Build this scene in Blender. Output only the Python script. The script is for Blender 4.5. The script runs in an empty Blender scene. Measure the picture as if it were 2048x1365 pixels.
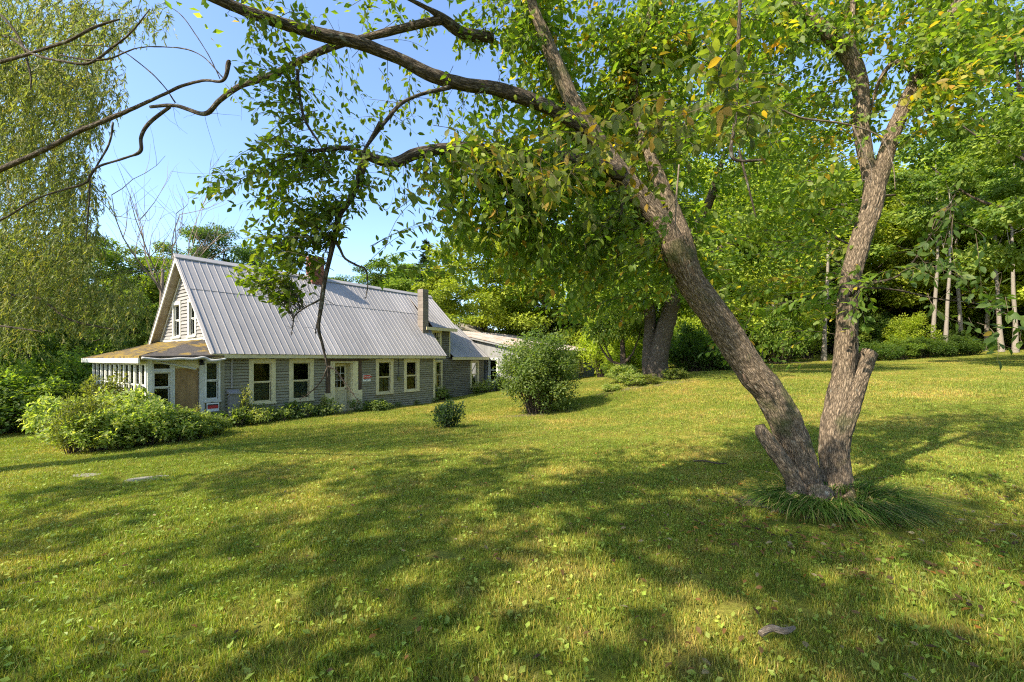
import bpy, math, random
import numpy as np
from mathutils import Vector, Matrix
random.seed(7)
RG = np.random.default_rng(11)
R = math.radians

# ------------------------------------------------------------------ camera, sky, sun, exposure
scene = bpy.context.scene
C = scene.collection
EYE = 1.6                 # camera height; every depth below is in metres from it
F, CX, CY = 870.0, 1024.0, 718.0

cam = bpy.data.cameras.new('camera'); camo = bpy.data.objects.new('camera', cam); C.objects.link(camo)
camo.location = (0, 0, EYE); camo.rotation_euler = (R(90), 0, 0)
cam.sensor_width = 36; cam.lens = 36 * F / 2048
cam.shift_y = (CY - 682.5) / 2048
cam.clip_start = 0.05; cam.clip_end = 2000
scene.camera = camo

SUN_EL = R(43); TRAVEL = Vector((1.325, 1.03, 0)).normalized()
w = bpy.data.worlds.new('World'); scene.world = w; w.use_nodes = True
nt = w.node_tree; bg = nt.nodes['Background']
sky = nt.nodes.new('ShaderNodeTexSky'); sky.sky_type = 'NISHITA'; sky.sun_disc = False; sky.altitude = 300
sky.sun_elevation = SUN_EL; sky.sun_rotation = math.atan2(-TRAVEL.x, -TRAVEL.y)
sky.air_density = 1.0; sky.dust_density = 1.3; sky.ozone_density = 3.5
nt.links.new(sky.outputs[0], bg.inputs['Color']); bg.inputs['Strength'].default_value = 0.085
sl = bpy.data.lights.new('sun', 'SUN'); sl.energy = 2.45; sl.angle = R(0.6); sl.color = (1.0, 0.90, 0.74)
so = bpy.data.objects.new('sun', sl); C.objects.link(so)
so.rotation_euler = Vector((TRAVEL.x * math.cos(SUN_EL), TRAVEL.y * math.cos(SUN_EL), -math.sin(SUN_EL))).to_track_quat('-Z', 'Y').to_euler()
so.location = (-8, -6, 30)
vs = scene.view_settings; vs.view_transform = 'Standard'; vs.look = 'None'; vs.gamma = 1; vs.use_curve_mapping = False
vs.exposure = 2.2
scene.cycles.max_bounces = 8; scene.cycles.diffuse_bounces = 4; scene.cycles.transmission_bounces = 4
scene.cycles.transparent_max_bounces = 8; scene.cycles.caustics_reflective = False; scene.cycles.caustics_refractive = False
scene.cycles.sample_clamp_indirect = 4
scene.cycles.use_denoising = False; scene.cycles.pixel_filter_type = 'BLACKMAN_HARRIS'; scene.cycles.filter_width = 1.15

# ------------------------------------------------------------------ helpers
def at(px, py, Y):
    return np.array([(px - CX) / F * Y, Y, EYE + (CY - py) / F * Y])

def tag(o, label=None, cat=None, group=None, kind=None):
    if label: o['label'] = label
    if cat: o['category'] = cat
    if group: o['group'] = group
    if kind: o['kind'] = kind
    return o

def empty(name, loc=(0, 0, 0), rz=0, **k):
    o = bpy.data.objects.new(name, None); C.objects.link(o)
    o.location = tuple(float(v) for v in loc); o.rotation_euler = (0, 0, rz); o.empty_display_size = .3
    return tag(o, **k)

def mesh_np(name, V, T, mats, col=None, midx=None, smooth=False):
    """V (n,3), T (m,3) triangles"""
    V = np.asarray(V, np.float32); T = np.asarray(T, np.int32)
    me = bpy.data.meshes.new(name)
    me.vertices.add(len(V)); me.vertices.foreach_set('co', V.ravel())
    me.loops.add(T.size); me.loops.foreach_set('vertex_index', T.ravel())
    me.polygons.add(len(T)); me.polygons.foreach_set('loop_start', np.arange(0, T.size, 3, dtype=np.int32))
    me.polygons.foreach_set('loop_total', np.full(len(T), 3, np.int32))
    for m in (mats if isinstance(mats, (list, tuple)) else [mats]): me.materials.append(m)
    if midx is not None: me.polygons.foreach_set('material_index', np.asarray(midx, np.int32))
    me.polygons.foreach_set('use_smooth', np.full(len(T), smooth))
    if col is not None and np.shape(col)[1] == 6:
        me.attributes.new('bk', 'FLOAT_VECTOR', 'POINT').data.foreach_set('vector', np.ascontiguousarray(col[:, 3:], np.float32).ravel()); col = col[:, :3]
    if col is not None:
        a = me.color_attributes.new('col', 'FLOAT_COLOR', 'POINT')
        c4 = np.ones((len(V), 4), np.float32); c4[:, :3] = col
        a.data.foreach_set('color', c4.ravel())
    me.update(calc_edges=True)
    return me

def link(name, me, parent=None, **k):
    o = bpy.data.objects.new(name, me); C.objects.link(o)
    if parent is not None: o.parent = parent
    return tag(o, **k)

class MB:
    def __init__(s): s.v = []; s.f = []
    def hexa(s, p):
        n = len(s.v); s.v += [tuple(float(c) for c in q) for q in p]
        for f in ((0, 3, 2, 1), (4, 5, 6, 7), (0, 1, 5, 4), (1, 2, 6, 5), (2, 3, 7, 6), (3, 0, 4, 7)): s.f.append(tuple(n + i for i in f))
        return s
    def box(s, x0, x1, y0, y1, z0, z1):
        return s.hexa([(x0, y0, z0), (x1, y0, z0), (x1, y1, z0), (x0, y1, z0), (x0, y0, z1), (x1, y0, z1), (x1, y1, z1), (x0, y1, z1)])
    def poly(s, pts):
        n = len(s.v); s.v += [tuple(float(c) for c in q) for q in pts]; s.f.append(tuple(range(n, n + len(pts)))); return s
    def prism(s, pts, off):
        n = len(s.v); k = len(pts); off = np.array(off)
        s.v += [tuple(float(c) for c in q) for q in pts] + [tuple(float(c) for c in (np.array(q) + off)) for q in pts]
        s.f.append(tuple(range(n + k - 1, n - 1, -1))); s.f.append(tuple(range(n + k, n + 2 * k)))
        for i in range(k): s.f.append((n + i, n + (i + 1) % k, n + k + (i + 1) % k, n + k + i))
        return s
    def rod(s, a, b, r, seg=6, r2=None):
        a = np.array(a, float); b = np.array(b, float); r2 = r if r2 is None else r2
        d = b - a; d /= np.linalg.norm(d) + 1e-9
        u = np.cross(d, [0, 0, 1.0] if abs(d[2]) < .9 else [1.0, 0, 0]); u /= np.linalg.norm(u); v = np.cross(d, u)
        n = len(s.v)
        for c, rr in ((a, r), (b, r2)):
            for i in range(seg):
                t = 2 * math.pi * i / seg; s.v.append(tuple(c + (u * math.cos(t) + v * math.sin(t)) * rr))
        for i in range(seg): s.f.append((n + i, n + (i + 1) % seg, n + seg + (i + 1) % seg, n + seg + i))
        s.f.append(tuple(range(n + seg - 1, n - 1, -1))); s.f.append(tuple(range(n + seg, n + 2 * seg)))
        return s
    def mesh(s, name, m):
        me = bpy.data.meshes.new(name); me.from_pydata(s.v, [], s.f); me.materials.append(m); me.update(); return me
    def build(s, name, m, parent=None, **k):
        return link(name, s.mesh(name, m), parent, **k)

# fast numpy value noise
_P = np.random.default_rng(3).permutation(256); _P = np.concatenate([_P, _P, _P])
_VV = np.random.default_rng(4).random(256)
def vnoise(P):
    P = np.asarray(P, float); i = np.floor(P).astype(int); f = P - i; f = f * f * (3 - 2 * f); i &= 255
    r = 0
    for dx in (0, 1):
        for dy in (0, 1):
            for dz in (0, 1):
                h = _P[_P[_P[(i[:, 0] + dx) & 255] + ((i[:, 1] + dy) & 255)] + ((i[:, 2] + dz) & 255)]
                wgt = (f[:, 0] if dx else 1 - f[:, 0]) * (f[:, 1] if dy else 1 - f[:, 1]) * (f[:, 2] if dz else 1 - f[:, 2])
                r = r + _VV[h & 255] * wgt
    return r
def fbm(P, o=4):
    r = 0; a = .5; P = np.asarray(P, float)
    for k in range(o): r = r + a * (vnoise(P + 17.3 * k) - .5); P = P * 2.03; a *= .55
    return r

# ------------------------------------------------------------------ materials
def nodes(m): m.use_nodes = True; return m.node_tree.nodes, m.node_tree.links, m.node_tree.nodes['Principled BSDF']
def ramp(N, stops):
    r = N.new('ShaderNodeValToRGB'); e = r.color_ramp.elements
    while len(e) < len(stops): e.new(.5)
    for q, (p, c) in zip(e, stops): q.position = p; q.color = (*c, 1) if len(c) == 3 else c
    return r
def mat(name, c1, c2=None, scale=(3, 3, 3), rough=.8, bump=0.0, bscale=None, metal=0, c3=None, detail=6, spots=None, spec=.5):
    m = bpy.data.materials.new(name); N, L, p = nodes(m)
    p.inputs['Roughness'].default_value = rough; p.inputs['Metallic'].default_value = metal
    p.inputs['Specular IOR Level'].default_value = spec
    if c2 is None: c2 = tuple(x * .8 for x in c1)
    tc = N.new('ShaderNodeTexCoord'); mp = N.new('ShaderNodeMapping'); L.new(tc.outputs['Object'], mp.inputs[0]); mp.inputs['Scale'].default_value = scale
    n = N.new('ShaderNodeTexNoise'); n.inputs['Detail'].default_value = detail; n.inputs['Roughness'].default_value = .65; n.inputs['Scale'].default_value = 1
    L.new(mp.outputs[0], n.inputs['Vector'])
    st = [(.33, c1), (.66, c2)] + ([(.78, c3)] if c3 else [])
    r = ramp(N, st); L.new(n.outputs[0], r.inputs[0]); out = r.outputs[0]
    oi = N.new('ShaderNodeObjectInfo'); hs = N.new('ShaderNodeHueSaturation'); mr = N.new('ShaderNodeMapRange')
    mr.inputs['To Min'].default_value = .86; mr.inputs['To Max'].default_value = 1.12
    L.new(oi.outputs['Random'], mr.inputs['Value']); L.new(mr.outputs[0], hs.inputs['Value']); L.new(out, hs.inputs['Color']); out = hs.outputs[0]
    if spots:
        sc, cs, lo, hi = spots
        n3 = N.new('ShaderNodeTexNoise'); n3.inputs['Scale'].default_value = sc; n3.inputs['Detail'].default_value = 8; L.new(tc.outputs['Object'], n3.inputs['Vector'])
        mr2 = N.new('ShaderNodeMapRange'); mr2.inputs['From Min'].default_value = lo; mr2.inputs['From Max'].default_value = hi; L.new(n3.outputs[0], mr2.inputs['Value'])
        mx = N.new('ShaderNodeMixRGB'); L.new(mr2.outputs[0], mx.inputs[0]); L.new(out, mx.inputs[1]); mx.inputs[2].default_value = (*cs, 1); out = mx.outputs[0]
    L.new(out, p.inputs['Base Color'])
    if bump:
        n2 = N.new('ShaderNodeTexNoise'); n2.inputs['Detail'].default_value = 8
        mp2 = N.new('ShaderNodeMapping'); mp2.inputs['Scale'].default_value = bscale or tuple(x * 4 for x in scale); L.new(tc.outputs['Object'], mp2.inputs[0])
        L.new(mp2.outputs[0], n2.inputs['Vector']); n2.inputs['Scale'].default_value = 1
        b = N.new('ShaderNodeBump'); b.inputs['Strength'].default_value = bump; b.inputs['Distance'].default_value = .02
        L.new(n2.outputs[0], b.inputs['Height']); L.new(b.outputs[0], p.inputs['Normal'])
    return m

def leaf_mat(name, trans=.45, rough=.5, tint=(1.75, 1.8, .5), spec=.22):
    m = bpy.data.materials.new(name); N, L, p = nodes(m)
    at_ = N.new('ShaderNodeAttribute'); at_.attribute_name = 'col'
    oi = N.new('ShaderNodeObjectInfo'); hs = N.new('ShaderNodeHueSaturation'); mr = N.new('ShaderNodeMapRange')
    mr.inputs['To Min'].default_value = .8; mr.inputs['To Max'].default_value = 1.2
    L.new(oi.outputs['Random'], mr.inputs['Value']); L.new(mr.outputs[0], hs.inputs['Value']); L.new(at_.outputs['Color'], hs.inputs['Color'])
    L.new(hs.outputs[0], p.inputs['Base Color']); p.inputs['Roughness'].default_value = rough; p.inputs['Specular IOR Level'].default_value = spec
    tr = N.new('ShaderNodeBsdfTranslucent'); mu = N.new('ShaderNodeMixRGB'); mu.blend_type = 'MULTIPLY'; mu.inputs[0].default_value = 1
    L.new(hs.outputs[0], mu.inputs[1]); mu.inputs[2].default_value = (*tint, 1); L.new(mu.outputs[0], tr.inputs['Color'])
    mx = N.new('ShaderNodeMixShader'); mx.inputs[0].default_value = trans
    L.new(p.outputs[0], mx.inputs[1]); L.new(tr.outputs[0], mx.inputs[2])
    L.new(mx.outputs[0], N['Material Output'].inputs['Surface'])
    return m

def bark_mat(name, c1, c2, moss=None, sc=9, lichen=None, cell=58):
    m = bpy.data.materials.new(name); N, L, p = nodes(m)
    p.inputs['Roughness'].default_value = .95; p.inputs['Specular IOR Level'].default_value = .15
    at_ = N.new('ShaderNodeAttribute'); at_.attribute_name = 'bk'; tc = N.new('ShaderNodeTexCoord')
    ac = N.new('ShaderNodeAttribute'); ac.attribute_name = 'col'; sp = N.new('ShaderNodeSeparateColor'); L.new(ac.outputs['Color'], sp.inputs[0])
    mp = N.new('ShaderNodeMapping'); mp.inputs['Scale'].default_value = (cell, cell, cell * .22); L.new(at_.outputs['Vector'], mp.inputs[0])
    dn = N.new('ShaderNodeTexNoise'); dn.inputs['Scale'].default_value = .9; dn.inputs['Detail'].default_value = 5; L.new(mp.outputs[0], dn.inputs['Vector'])
    va = N.new('ShaderNodeVectorMath'); va.operation = 'MULTIPLY_ADD'; L.new(dn.outputs['Color'], va.inputs[0]); va.inputs[1].default_value = (1.5, 1.5, 1.5); L.new(mp.outputs[0], va.inputs[2])
    vo = N.new('ShaderNodeTexVoronoi'); vo.feature = 'DISTANCE_TO_EDGE'; vo.inputs['Scale'].default_value = 1; L.new(va.outputs[0], vo.inputs['Vector'])
    n = N.new('ShaderNodeTexNoise'); n.inputs['Scale'].default_value = 2.2; n.inputs['Detail'].default_value = 9; n.inputs['Roughness'].default_value = .75; L.new(mp.outputs[0], n.inputs['Vector'])
    e = N.new('ShaderNodeMapRange'); e.inputs['From Max'].default_value = .4; L.new(vo.outputs['Distance'], e.inputs['Value'])
    h1_ = N.new('ShaderNodeMath'); h1_.operation = 'MULTIPLY'; h1_.inputs[1].default_value = .45; L.new(e.outputs[0], h1_.inputs[0])
    h2_ = N.new('ShaderNodeMath'); h2_.operation = 'MULTIPLY_ADD'; L.new(n.outputs[0], h2_.inputs[0]); h2_.inputs[1].default_value = .75; L.new(h1_.outputs[0], h2_.inputs[2])
    r = ramp(N, [(.32, c1), (.62, tuple(a * .45 + b * .55 for a, b in zip(c1, c2))), (.9, c2)]); L.new(h2_.outputs[0], r.inputs[0]); out = r.outputs[0]
    for spec_ in (moss, lichen):
        if spec_:
            s_, c_, lo, hi = spec_
            n3 = N.new('ShaderNodeTexNoise'); n3.inputs['Scale'].default_value = s_; n3.inputs['Detail'].default_value = 6; L.new(tc.outputs['Object'], n3.inputs['Vector'])
            mr2 = N.new('ShaderNodeMapRange'); mr2.inputs['From Min'].default_value = lo; mr2.inputs['From Max'].default_value = hi; L.new(n3.outputs[0], mr2.inputs['Value'])
            mx = N.new('ShaderNodeMixRGB'); L.new(mr2.outputs[0], mx.inputs[0]); L.new(out, mx.inputs[1]); mx.inputs[2].default_value = (*c_, 1); out = mx.outputs[0]
    L.new(out, p.inputs['Base Color'])
    b = N.new('ShaderNodeBump'); b.inputs['Strength'].default_value = .9; b.inputs['Distance'].default_value = .018
    L.new(h2_.outputs[0], b.inputs['Height']); L.new(b.outputs[0], p.inputs['Normal'])
    return m

M = {}
M['siding'] = mat('weathered_grey_paint', (.215, .195, .125), (.285, .26, .175), (2.5, 6, 18), .85, .25, (12, 12, 120), spots=(3.1, (.19, .185, .09), .52, .75))
M['siding_old'] = mat('bare_weathered_clapboard', (.10, .095, .065), (.20, .185, .14), (2.5, 6, 22), .9, .35, (12, 12, 120), spots=(2.2, (.21, .20, .15), .5, .7))
M['siding_white'] = mat('peeling_white_paint', (.27, .26, .24), (.20, .19, .175), (3, 3, 14), .85, .3, (10, 10, 90), spots=(5, (.16, .14, .11), .6, .72))
M['cream'] = mat('cream_trim_paint', (.66, .58, .33), (.56, .49, .28), (4, 4, 7), .7, .15, spots=(6, (.34, .31, .19), .6, .78))
M['white'] = mat('old_white_trim', (.66, .65, .58), (.55, .54, .46), (5, 5, 5), .7, .15, spots=(7, (.35, .33, .25), .6, .75))
M['rake'] = mat('weathered_soffit', (.30, .26, .21), (.45, .42, .36), (3, 8, 3), .85, .2)
M['metal'] = mat('grey_ribbed_roof_metal', (.285, .268, .255), (.34, .318, .30), (1.1, .5, .5), .5, .06, (40, 40, 40), metal=0, spots=(6, (.34, .32, .30), .62, .8), spec=.4)
M['metal_old'] = mat('patched_barn_roof_metal', (.33, .30, .27), (.27, .22, .17), (.7, 2, 1), .6, .1, metal=.2, spots=(1.5, (.26, .13, .07), .56, .68))
M['shingle'] = mat('asphalt_shingle', (.05, .042, .036), (.085, .07, .055), (8, 8, 8), .95, .9, (30, 30, 30), spots=(2.0, (.25, .16, .02), .52, .66))
M['moss'] = mat('mossy_asphalt_shingle', (.03, .022, .015), (.055, .04, .025), (6, 6, 6), .95, .9, (30, 30, 30), spots=(4.2, (.21, .135, .008), .40, .60))
M['brick'] = mat('red_chimney_brick', (.19, .06, .035), (.28, .11, .065), (6, 6, 6), .9, .3)
M['block'] = mat('concrete_chimney_block', (.17, .14, .11), (.23, .19, .15), (4, 4, 4), .95, .3)
M['mortar'] = mat('old_mortar', (.20, .18, .15), None, (8, 8, 8), .95, .2)
M['terracotta'] = mat('terracotta', (.48, .16, .07), None, (8, 8, 8), .8)
M['plywood'] = mat('weathered_plywood', (.20, .12, .045), (.32, .20, .085), (7, 7, 1.2), .8, .2, (40, 40, 4))
M['dark_wood'] = mat('rotten_dark_timber', (.05, .032, .02), (.12, .075, .045), (6, 6, 2), .9, .4)
M['barn'] = mat('grey_barn_board', (.27, .265, .255), (.21, .205, .195), (5, 5, 1), .85, .2, (30, 30, 3), spots=(2, (.26, .25, .22), .55, .7))
M['shed'] = mat('shaded_barn_board', (.13, .14, .145), (.20, .21, .21), (5, 5, 1), .9, .3, (30, 30, 3))  # same barn boards, colour darkened to carry the shade of the front wall
M['stone'] = mat('flagstone', (.20, .18, .15), (.27, .25, .21), (5, 5, 5), .9, .5, spots=(5, (.10, .11, .05), .55, .7))
M['found'] = mat('rubble_foundation', (.12, .10, .08), (.24, .20, .16), (4, 4, 6), .95, .6)
M['curtain'] = mat('faded_curtain', (.40, .38, .33), (.5, .48, .43), (9, 9, 1), .9)
M['interior'] = mat('dim_interior', (.05, .045, .04), None, (1, 1, 1), .9)
M['redboard'] = mat('dark_red_board', (.14, .035, .025), (.09, .03, .02), (6, 6, 2), .8)
M['wire'] = mat('wire', (.05, .05, .05), None, (1, 1, 1), .6)
M['gutter'] = mat('dented_gutter', (.55, .54, .5), (.4, .39, .35), (6, 6, 6), .6)
M['red'] = mat('sign_red', (.55, .03, .025), None, (1, 1, 1), .5)
M['signwhite'] = mat('sign_white', (.75, .75, .70), None, (1, 1, 1), .5)
M['black'] = mat('sign_black', (.02, .02, .025), None, (1, 1, 1), .5)
M['olive'] = mat('olive_box', (.14, .14, .04), None, (1, 1, 1), .6)
gm = bpy.data.materials.new('window_glass'); N_, L_, p_ = nodes(gm)
gl = N_.new('ShaderNodeBsdfGlossy'); gl.inputs['Roughness'].default_value = .02; gl.inputs['Color'].default_value = (.6, .62, .6, 1)
tr = N_.new('ShaderNodeBsdfTransparent'); tr.inputs['Color'].default_value = (.55, .6, .55, 1)
fr = N_.new('ShaderNodeFresnel'); fr.inputs['IOR'].default_value = 1.33; mxs = N_.new('ShaderNodeMixShader')
nn = N_.new('ShaderNodeTexNoise'); nn.inputs['Scale'].default_value = 3; tcc = N_.new('ShaderNodeTexCoord'); L_.new(tcc.outputs['Object'], nn.inputs['Vector'])
bb = N_.new('ShaderNodeBump'); bb.inputs['Strength'].default_value = .15; bb.inputs['Distance'].default_value = .05; L_.new(nn.outputs[0], bb.inputs['Height']); L_.new(bb.outputs[0], gl.inputs['Normal'])
L_.new(fr.outputs[0], mxs.inputs[0]); L_.new(tr.outputs[0], mxs.inputs[1]); L_.new(gl.outputs[0], mxs.inputs[2]); L_.new(mxs.outputs[0], N_['Material Output'].inputs['Surface'])
M['glass'] = gm
M['leaf'] = leaf_mat('broad_leaf', .55)
M['leaf_far'] = leaf_mat('distant_leaf', .42, .6)
M['willow'] = leaf_mat('willow_leaf', .4, .5)
M['needle'] = leaf_mat('needles', .2, .6, (1.2, 1.4, .7))
M['grassblade'] = leaf_mat('grass_blade', .35, .55, (1.4, 1.7, .6), .25)
M['bark'] = bark_mat('furrowed_bark', (.045, .033, .022), (.37, .28, .19), moss=(3, (.08, .085, .035), .56, .7), lichen=(13, (.26, .25, .20), .66, .74))
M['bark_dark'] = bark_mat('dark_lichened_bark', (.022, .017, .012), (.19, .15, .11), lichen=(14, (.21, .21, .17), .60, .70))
M['bark_far'] = bark_mat('woodland_bark', (.05, .04, .03), (.15, .11, .08), sc=4)
M['bark_pale'] = bark_mat('pale_bark', (.20, .17, .13), (.36, .32, .27), sc=4)
M['deadwood'] = bark_mat('bleached_dead_wood', (.16, .12, .085), (.36, .29, .21), sc=6)

# ------------------------------------------------------------------ terrain
CTRL = np.array([(0, 0, -1.5), (3.3, 4.6, -1.5), (-6.1, 7.2, -2.0), (-12.4, 10.5, -2.25), (-9.7, 14, -2.22), (-7, 18.4, -2.22), (-4, 22.5, -2.25), (-1.8, 27, -2.1),
    (.9, 15.5, -1.98), (-1.8, 12.3, -1.98), (0, 5.2, -1.66), (6.6, 20, -.9), (12, 28, -.87), (6.5, 35.1, -1.37), (27, 35, .2), (42, 38, .8), (12.5, 10.6, -1.05),
    (5, -5, -1.2), (-10, -5, -2.0), (-30, 10, -3.0), (-30, 40, -3.2), (0, 60, -1), (40, 70, 2.5), (-5, 45, -2), (80, 40, 2.5), (60, 0, .5), (-80, 0, -4), (0, -60, -1), (-80, 100, -3), (80, 110, 4), (0, 120, 0), (-14, 17, -2.4)], float)
def _tps(d2): return np.where(d2 > 1e-9, d2 * np.log(np.maximum(d2, 1e-9)) * .5, 0)
_n = len(CTRL); _S = 20.0
_XY = CTRL[:, :2] / _S
_K = _tps(((_XY[:, None] - _XY[None]) ** 2).sum(-1)) + np.eye(_n) * .004
_A = np.zeros((_n + 3, _n + 3)); _A[:_n, :_n] = _K; _A[:_n, _n] = 1; _A[:_n, _n + 1:] = _XY; _A[_n:, :_n] = _A[:_n, _n:].T
_W = np.linalg.solve(_A, np.concatenate([CTRL[:, 2], [0, 0, 0]]))
def H(x, y):
    x = np.atleast_1d(np.asarray(x, float)); y = np.atleast_1d(np.asarray(y, float))
    q = np.stack([np.clip(x, -80, 80), np.clip(y, -60, 120)], -1) / _S
    r = np.zeros(len(q))
    for k in range(0, len(q), 20000):
        qq = q[k:k + 20000]; r[k:k + 20000] = _tps(((qq[:, None] - _XY[None]) ** 2).sum(-1)) @ _W[:_n] + _W[_n] + qq @ _W[_n + 1:]
    r = r + .10 * fbm(np.stack([x * .35, y * .35, x * 0], -1), 3)
    return r + EYE
def h1(x, y): return float(H(x, y)[0])
def gp(px, Y): x = (px - CX) / F * Y; return np.array([x, Y, h1(x, Y)])

def axis_grid(lo, hi, fine_lo, fine_hi, step):
    a = list(np.arange(fine_lo, fine_hi, step)); s = step; v = fine_lo
    while v > lo: s *= 1.12; v -= s; a.insert(0, v)
    s = step; v = a[-1]
    while v < hi: s *= 1.12; v += s; a.append(v)
    return np.array(a)
gx = axis_grid(-450, 450, -16, 22, .22); gy = axis_grid(-300, 700, -2, 32, .22)
GX, GY = np.meshgrid(gx, gy); P = np.stack([GX.ravel(), GY.ravel()], -1)
Z = H(P[:, 0], P[:, 1]); V = np.column_stack([P, Z]); nx = len(gx); ny = len(gy)
ii = np.arange((nx - 1) * (ny - 1)); ii = ii // (nx - 1) * nx + ii % (nx - 1)
T = np.concatenate([np.stack([ii, ii + 1, ii + nx + 1], -1), np.stack([ii, ii + nx + 1, ii + nx], -1)])
# lawn colour: one formula used by soil sheet and grass blades
def lawn_color_nodes(N, L, vec):
    n = N.new('ShaderNodeTexNoise'); n.inputs['Scale'].default_value = .45; n.inputs['Detail'].default_value = 8; n.inputs['Roughness'].default_value = .7; L.new(vec, n.inputs['Vector'])
    r = ramp(N, [(.3, (.135, .185, .028)), (.5, (.205, .235, .038)), (.68, (.35, .295, .08))]); L.new(n.outputs[0], r.inputs[0])
    n2 = N.new('ShaderNodeTexNoise'); n2.inputs['Scale'].default_value = 5.5; n2.inputs['Detail'].default_value = 6; n2.inputs['Roughness'].default_value = .7; L.new(vec, n2.inputs['Vector'])
    r2 = ramp(N, [(.32, (.72, .76, .7)), (.62, (1.24, 1.22, 1.2))]); L.new(n2.outputs[0], r2.inputs[0])
    mu = N.new('ShaderNodeMixRGB'); mu.blend_type = 'MULTIPLY'; mu.inputs[0].default_value = 1; L.new(r.outputs[0], mu.inputs[1]); L.new(r2.outputs[0], mu.inputs[2])
    n3 = N.new('ShaderNodeTexNoise'); n3.inputs['Scale'].default_value = 2.3; n3.inputs['Detail'].default_value = 9; n3.inputs['Roughness'].default_value = .8; L.new(vec, n3.inputs['Vector'])
    m3 = N.new('ShaderNodeMapRange'); m3.inputs['From Min'].default_value = .51; m3.inputs['From Max'].default_value = .68; m3.inputs['To Max'].default_value = .55; L.new(n3.outputs[0], m3.inputs['Value'])
    mx = N.new('ShaderNodeMixRGB'); L.new(m3.outputs[0], mx.inputs[0]); L.new(mu.outputs[0], mx.inputs[1]); mx.inputs[2].default_value = (.29, .20, .085, 1)
    return mx.outputs[0]
gmt = bpy.data.materials.new('mown_lawn_soil'); N, L, p = nodes(gmt); p.inputs['Roughness'].default_value = .95; p.inputs['Specular IOR Level'].default_value = .1
geo = N.new('ShaderNodeNewGeometry'); lc = lawn_color_nodes(N, L, geo.outputs['Position'])
n = N.new('ShaderNodeTexNoise'); n.inputs['Scale'].default_value = 30; n.inputs['Detail'].default_value = 8; n.inputs['Roughness'].default_value = .8; L.new(geo.outputs['Position'], n.inputs['Vector'])
r = ramp(N, [(.35, (.55, .5, .4)), (.65, (1.15, 1.1, 1.0))]); L.new(n.outputs[0], r.inputs[0])
mu = N.new('ShaderNodeMixRGB'); mu.blend_type = 'MULTIPLY'; mu.inputs[0].default_value = 1; L.new(lc, mu.inputs[1]); L.new(r.outputs[0], mu.inputs[2]); L.new(mu.outputs[0], p.inputs['Base Color'])
b = N.new('ShaderNodeBump'); b.inputs['Strength'].default_value = .8; b.inputs['Distance'].default_value = .05; L.new(n.outputs[0], b.inputs['Height']); L.new(b.outputs[0], p.inputs['Normal'])
ground = link('ground', mesh_np('ground', V, T, gmt, smooth=True), kind='structure', label='sloping mown lawn ground running down to the farmhouse')
soilm = mat('bare_soil', (.09, .065, .045), (.15, .11, .075), (6, 6, 6), .95, .6)

# lawn blades: local world-position colour
bm_ = bpy.data.materials.new('lawn_blades'); N, L, p = nodes(bm_); p.inputs['Roughness'].default_value = .5; p.inputs['Specular IOR Level'].default_value = .3
geo = N.new('ShaderNodeNewGeometry'); lc = lawn_color_nodes(N, L, geo.outputs['Position'])
at_ = N.new('ShaderNodeAttribute'); at_.attribute_name = 'col'
mu = N.new('ShaderNodeMixRGB'); mu.blend_type = 'MULTIPLY'; mu.inputs[0].default_value = 1; L.new(lc, mu.inputs[1]); L.new(at_.outputs['Color'], mu.inputs[2])
L.new(mu.outputs[0], p.inputs['Base Color'])
tl = N.new('ShaderNodeBsdfTranslucent'); mu2 = N.new('ShaderNodeMixRGB'); mu2.blend_type = 'MULTIPLY'; mu2.inputs[0].default_value = 1; L.new(mu.outputs[0], mu2.inputs[1]); mu2.inputs[2].default_value = (1.4, 1.6, .6, 1)
L.new(mu2.outputs[0], tl.inputs['Color']); mx = N.new('ShaderNodeMixShader'); mx.inputs[0].default_value = .35; L.new(p.outputs[0], mx.inputs[1]); L.new(tl.outputs[0], mx.inputs[2]); L.new(mx.outputs[0], N['Material Output'].inputs['Surface'])
M['lawn'] = bm_

def blades(n, area, hmin, hmax, wd, rg, lean=.5, broad=0.0):
    px = rg.uniform(-area / 2, area / 2, (n, 2)); h = rg.uniform(hmin, hmax, n); a = rg.uniform(0, 2 * np.pi, n); la = rg.uniform(0, 2 * np.pi, n); ln = rg.uniform(.1, lean, n) * h
    w_ = wd * rg.uniform(.6, 1.3, n)
    b = np.column_stack([px, np.full(n, -.01)]); d = np.column_stack([np.cos(a), np.sin(a), np.zeros(n)]) * w_[:, None] * .5
    l = np.column_stack([np.cos(la) * ln, np.sin(la) * ln, h])
    m_ = b + l * [.35, .35, .6]
    V = np.stack([b - d, b + d, m_ + d * .8, m_ - d * .8, b + l], 1).reshape(-1, 3)
    k = np.arange(n)[:, None] * 5
    T = np.concatenate([k + [0, 1, 2], k + [0, 2, 3], k + [3, 2, 4]])
    g = rg.uniform(.5, 1.6, n); col = np.column_stack([g * rg.uniform(.8, 1.25, n), g, g * rg.uniform(.6, 1.2, n)])
    dry = rg.random(n) < .10; col[dry] = np.array([2.2, 1.5, 2.0]) * rg.uniform(.7, 1.1, (dry.sum(), 1))
    return V, T, np.repeat(col, 5, 0)

def join(parts):
    V = []; T = []; K = []; o = 0
    for v, t, c in parts: V.append(v); T.append(t + o); K.append(c); o += len(v)
    return np.concatenate(V), np.concatenate(T), np.concatenate(K)

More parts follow.
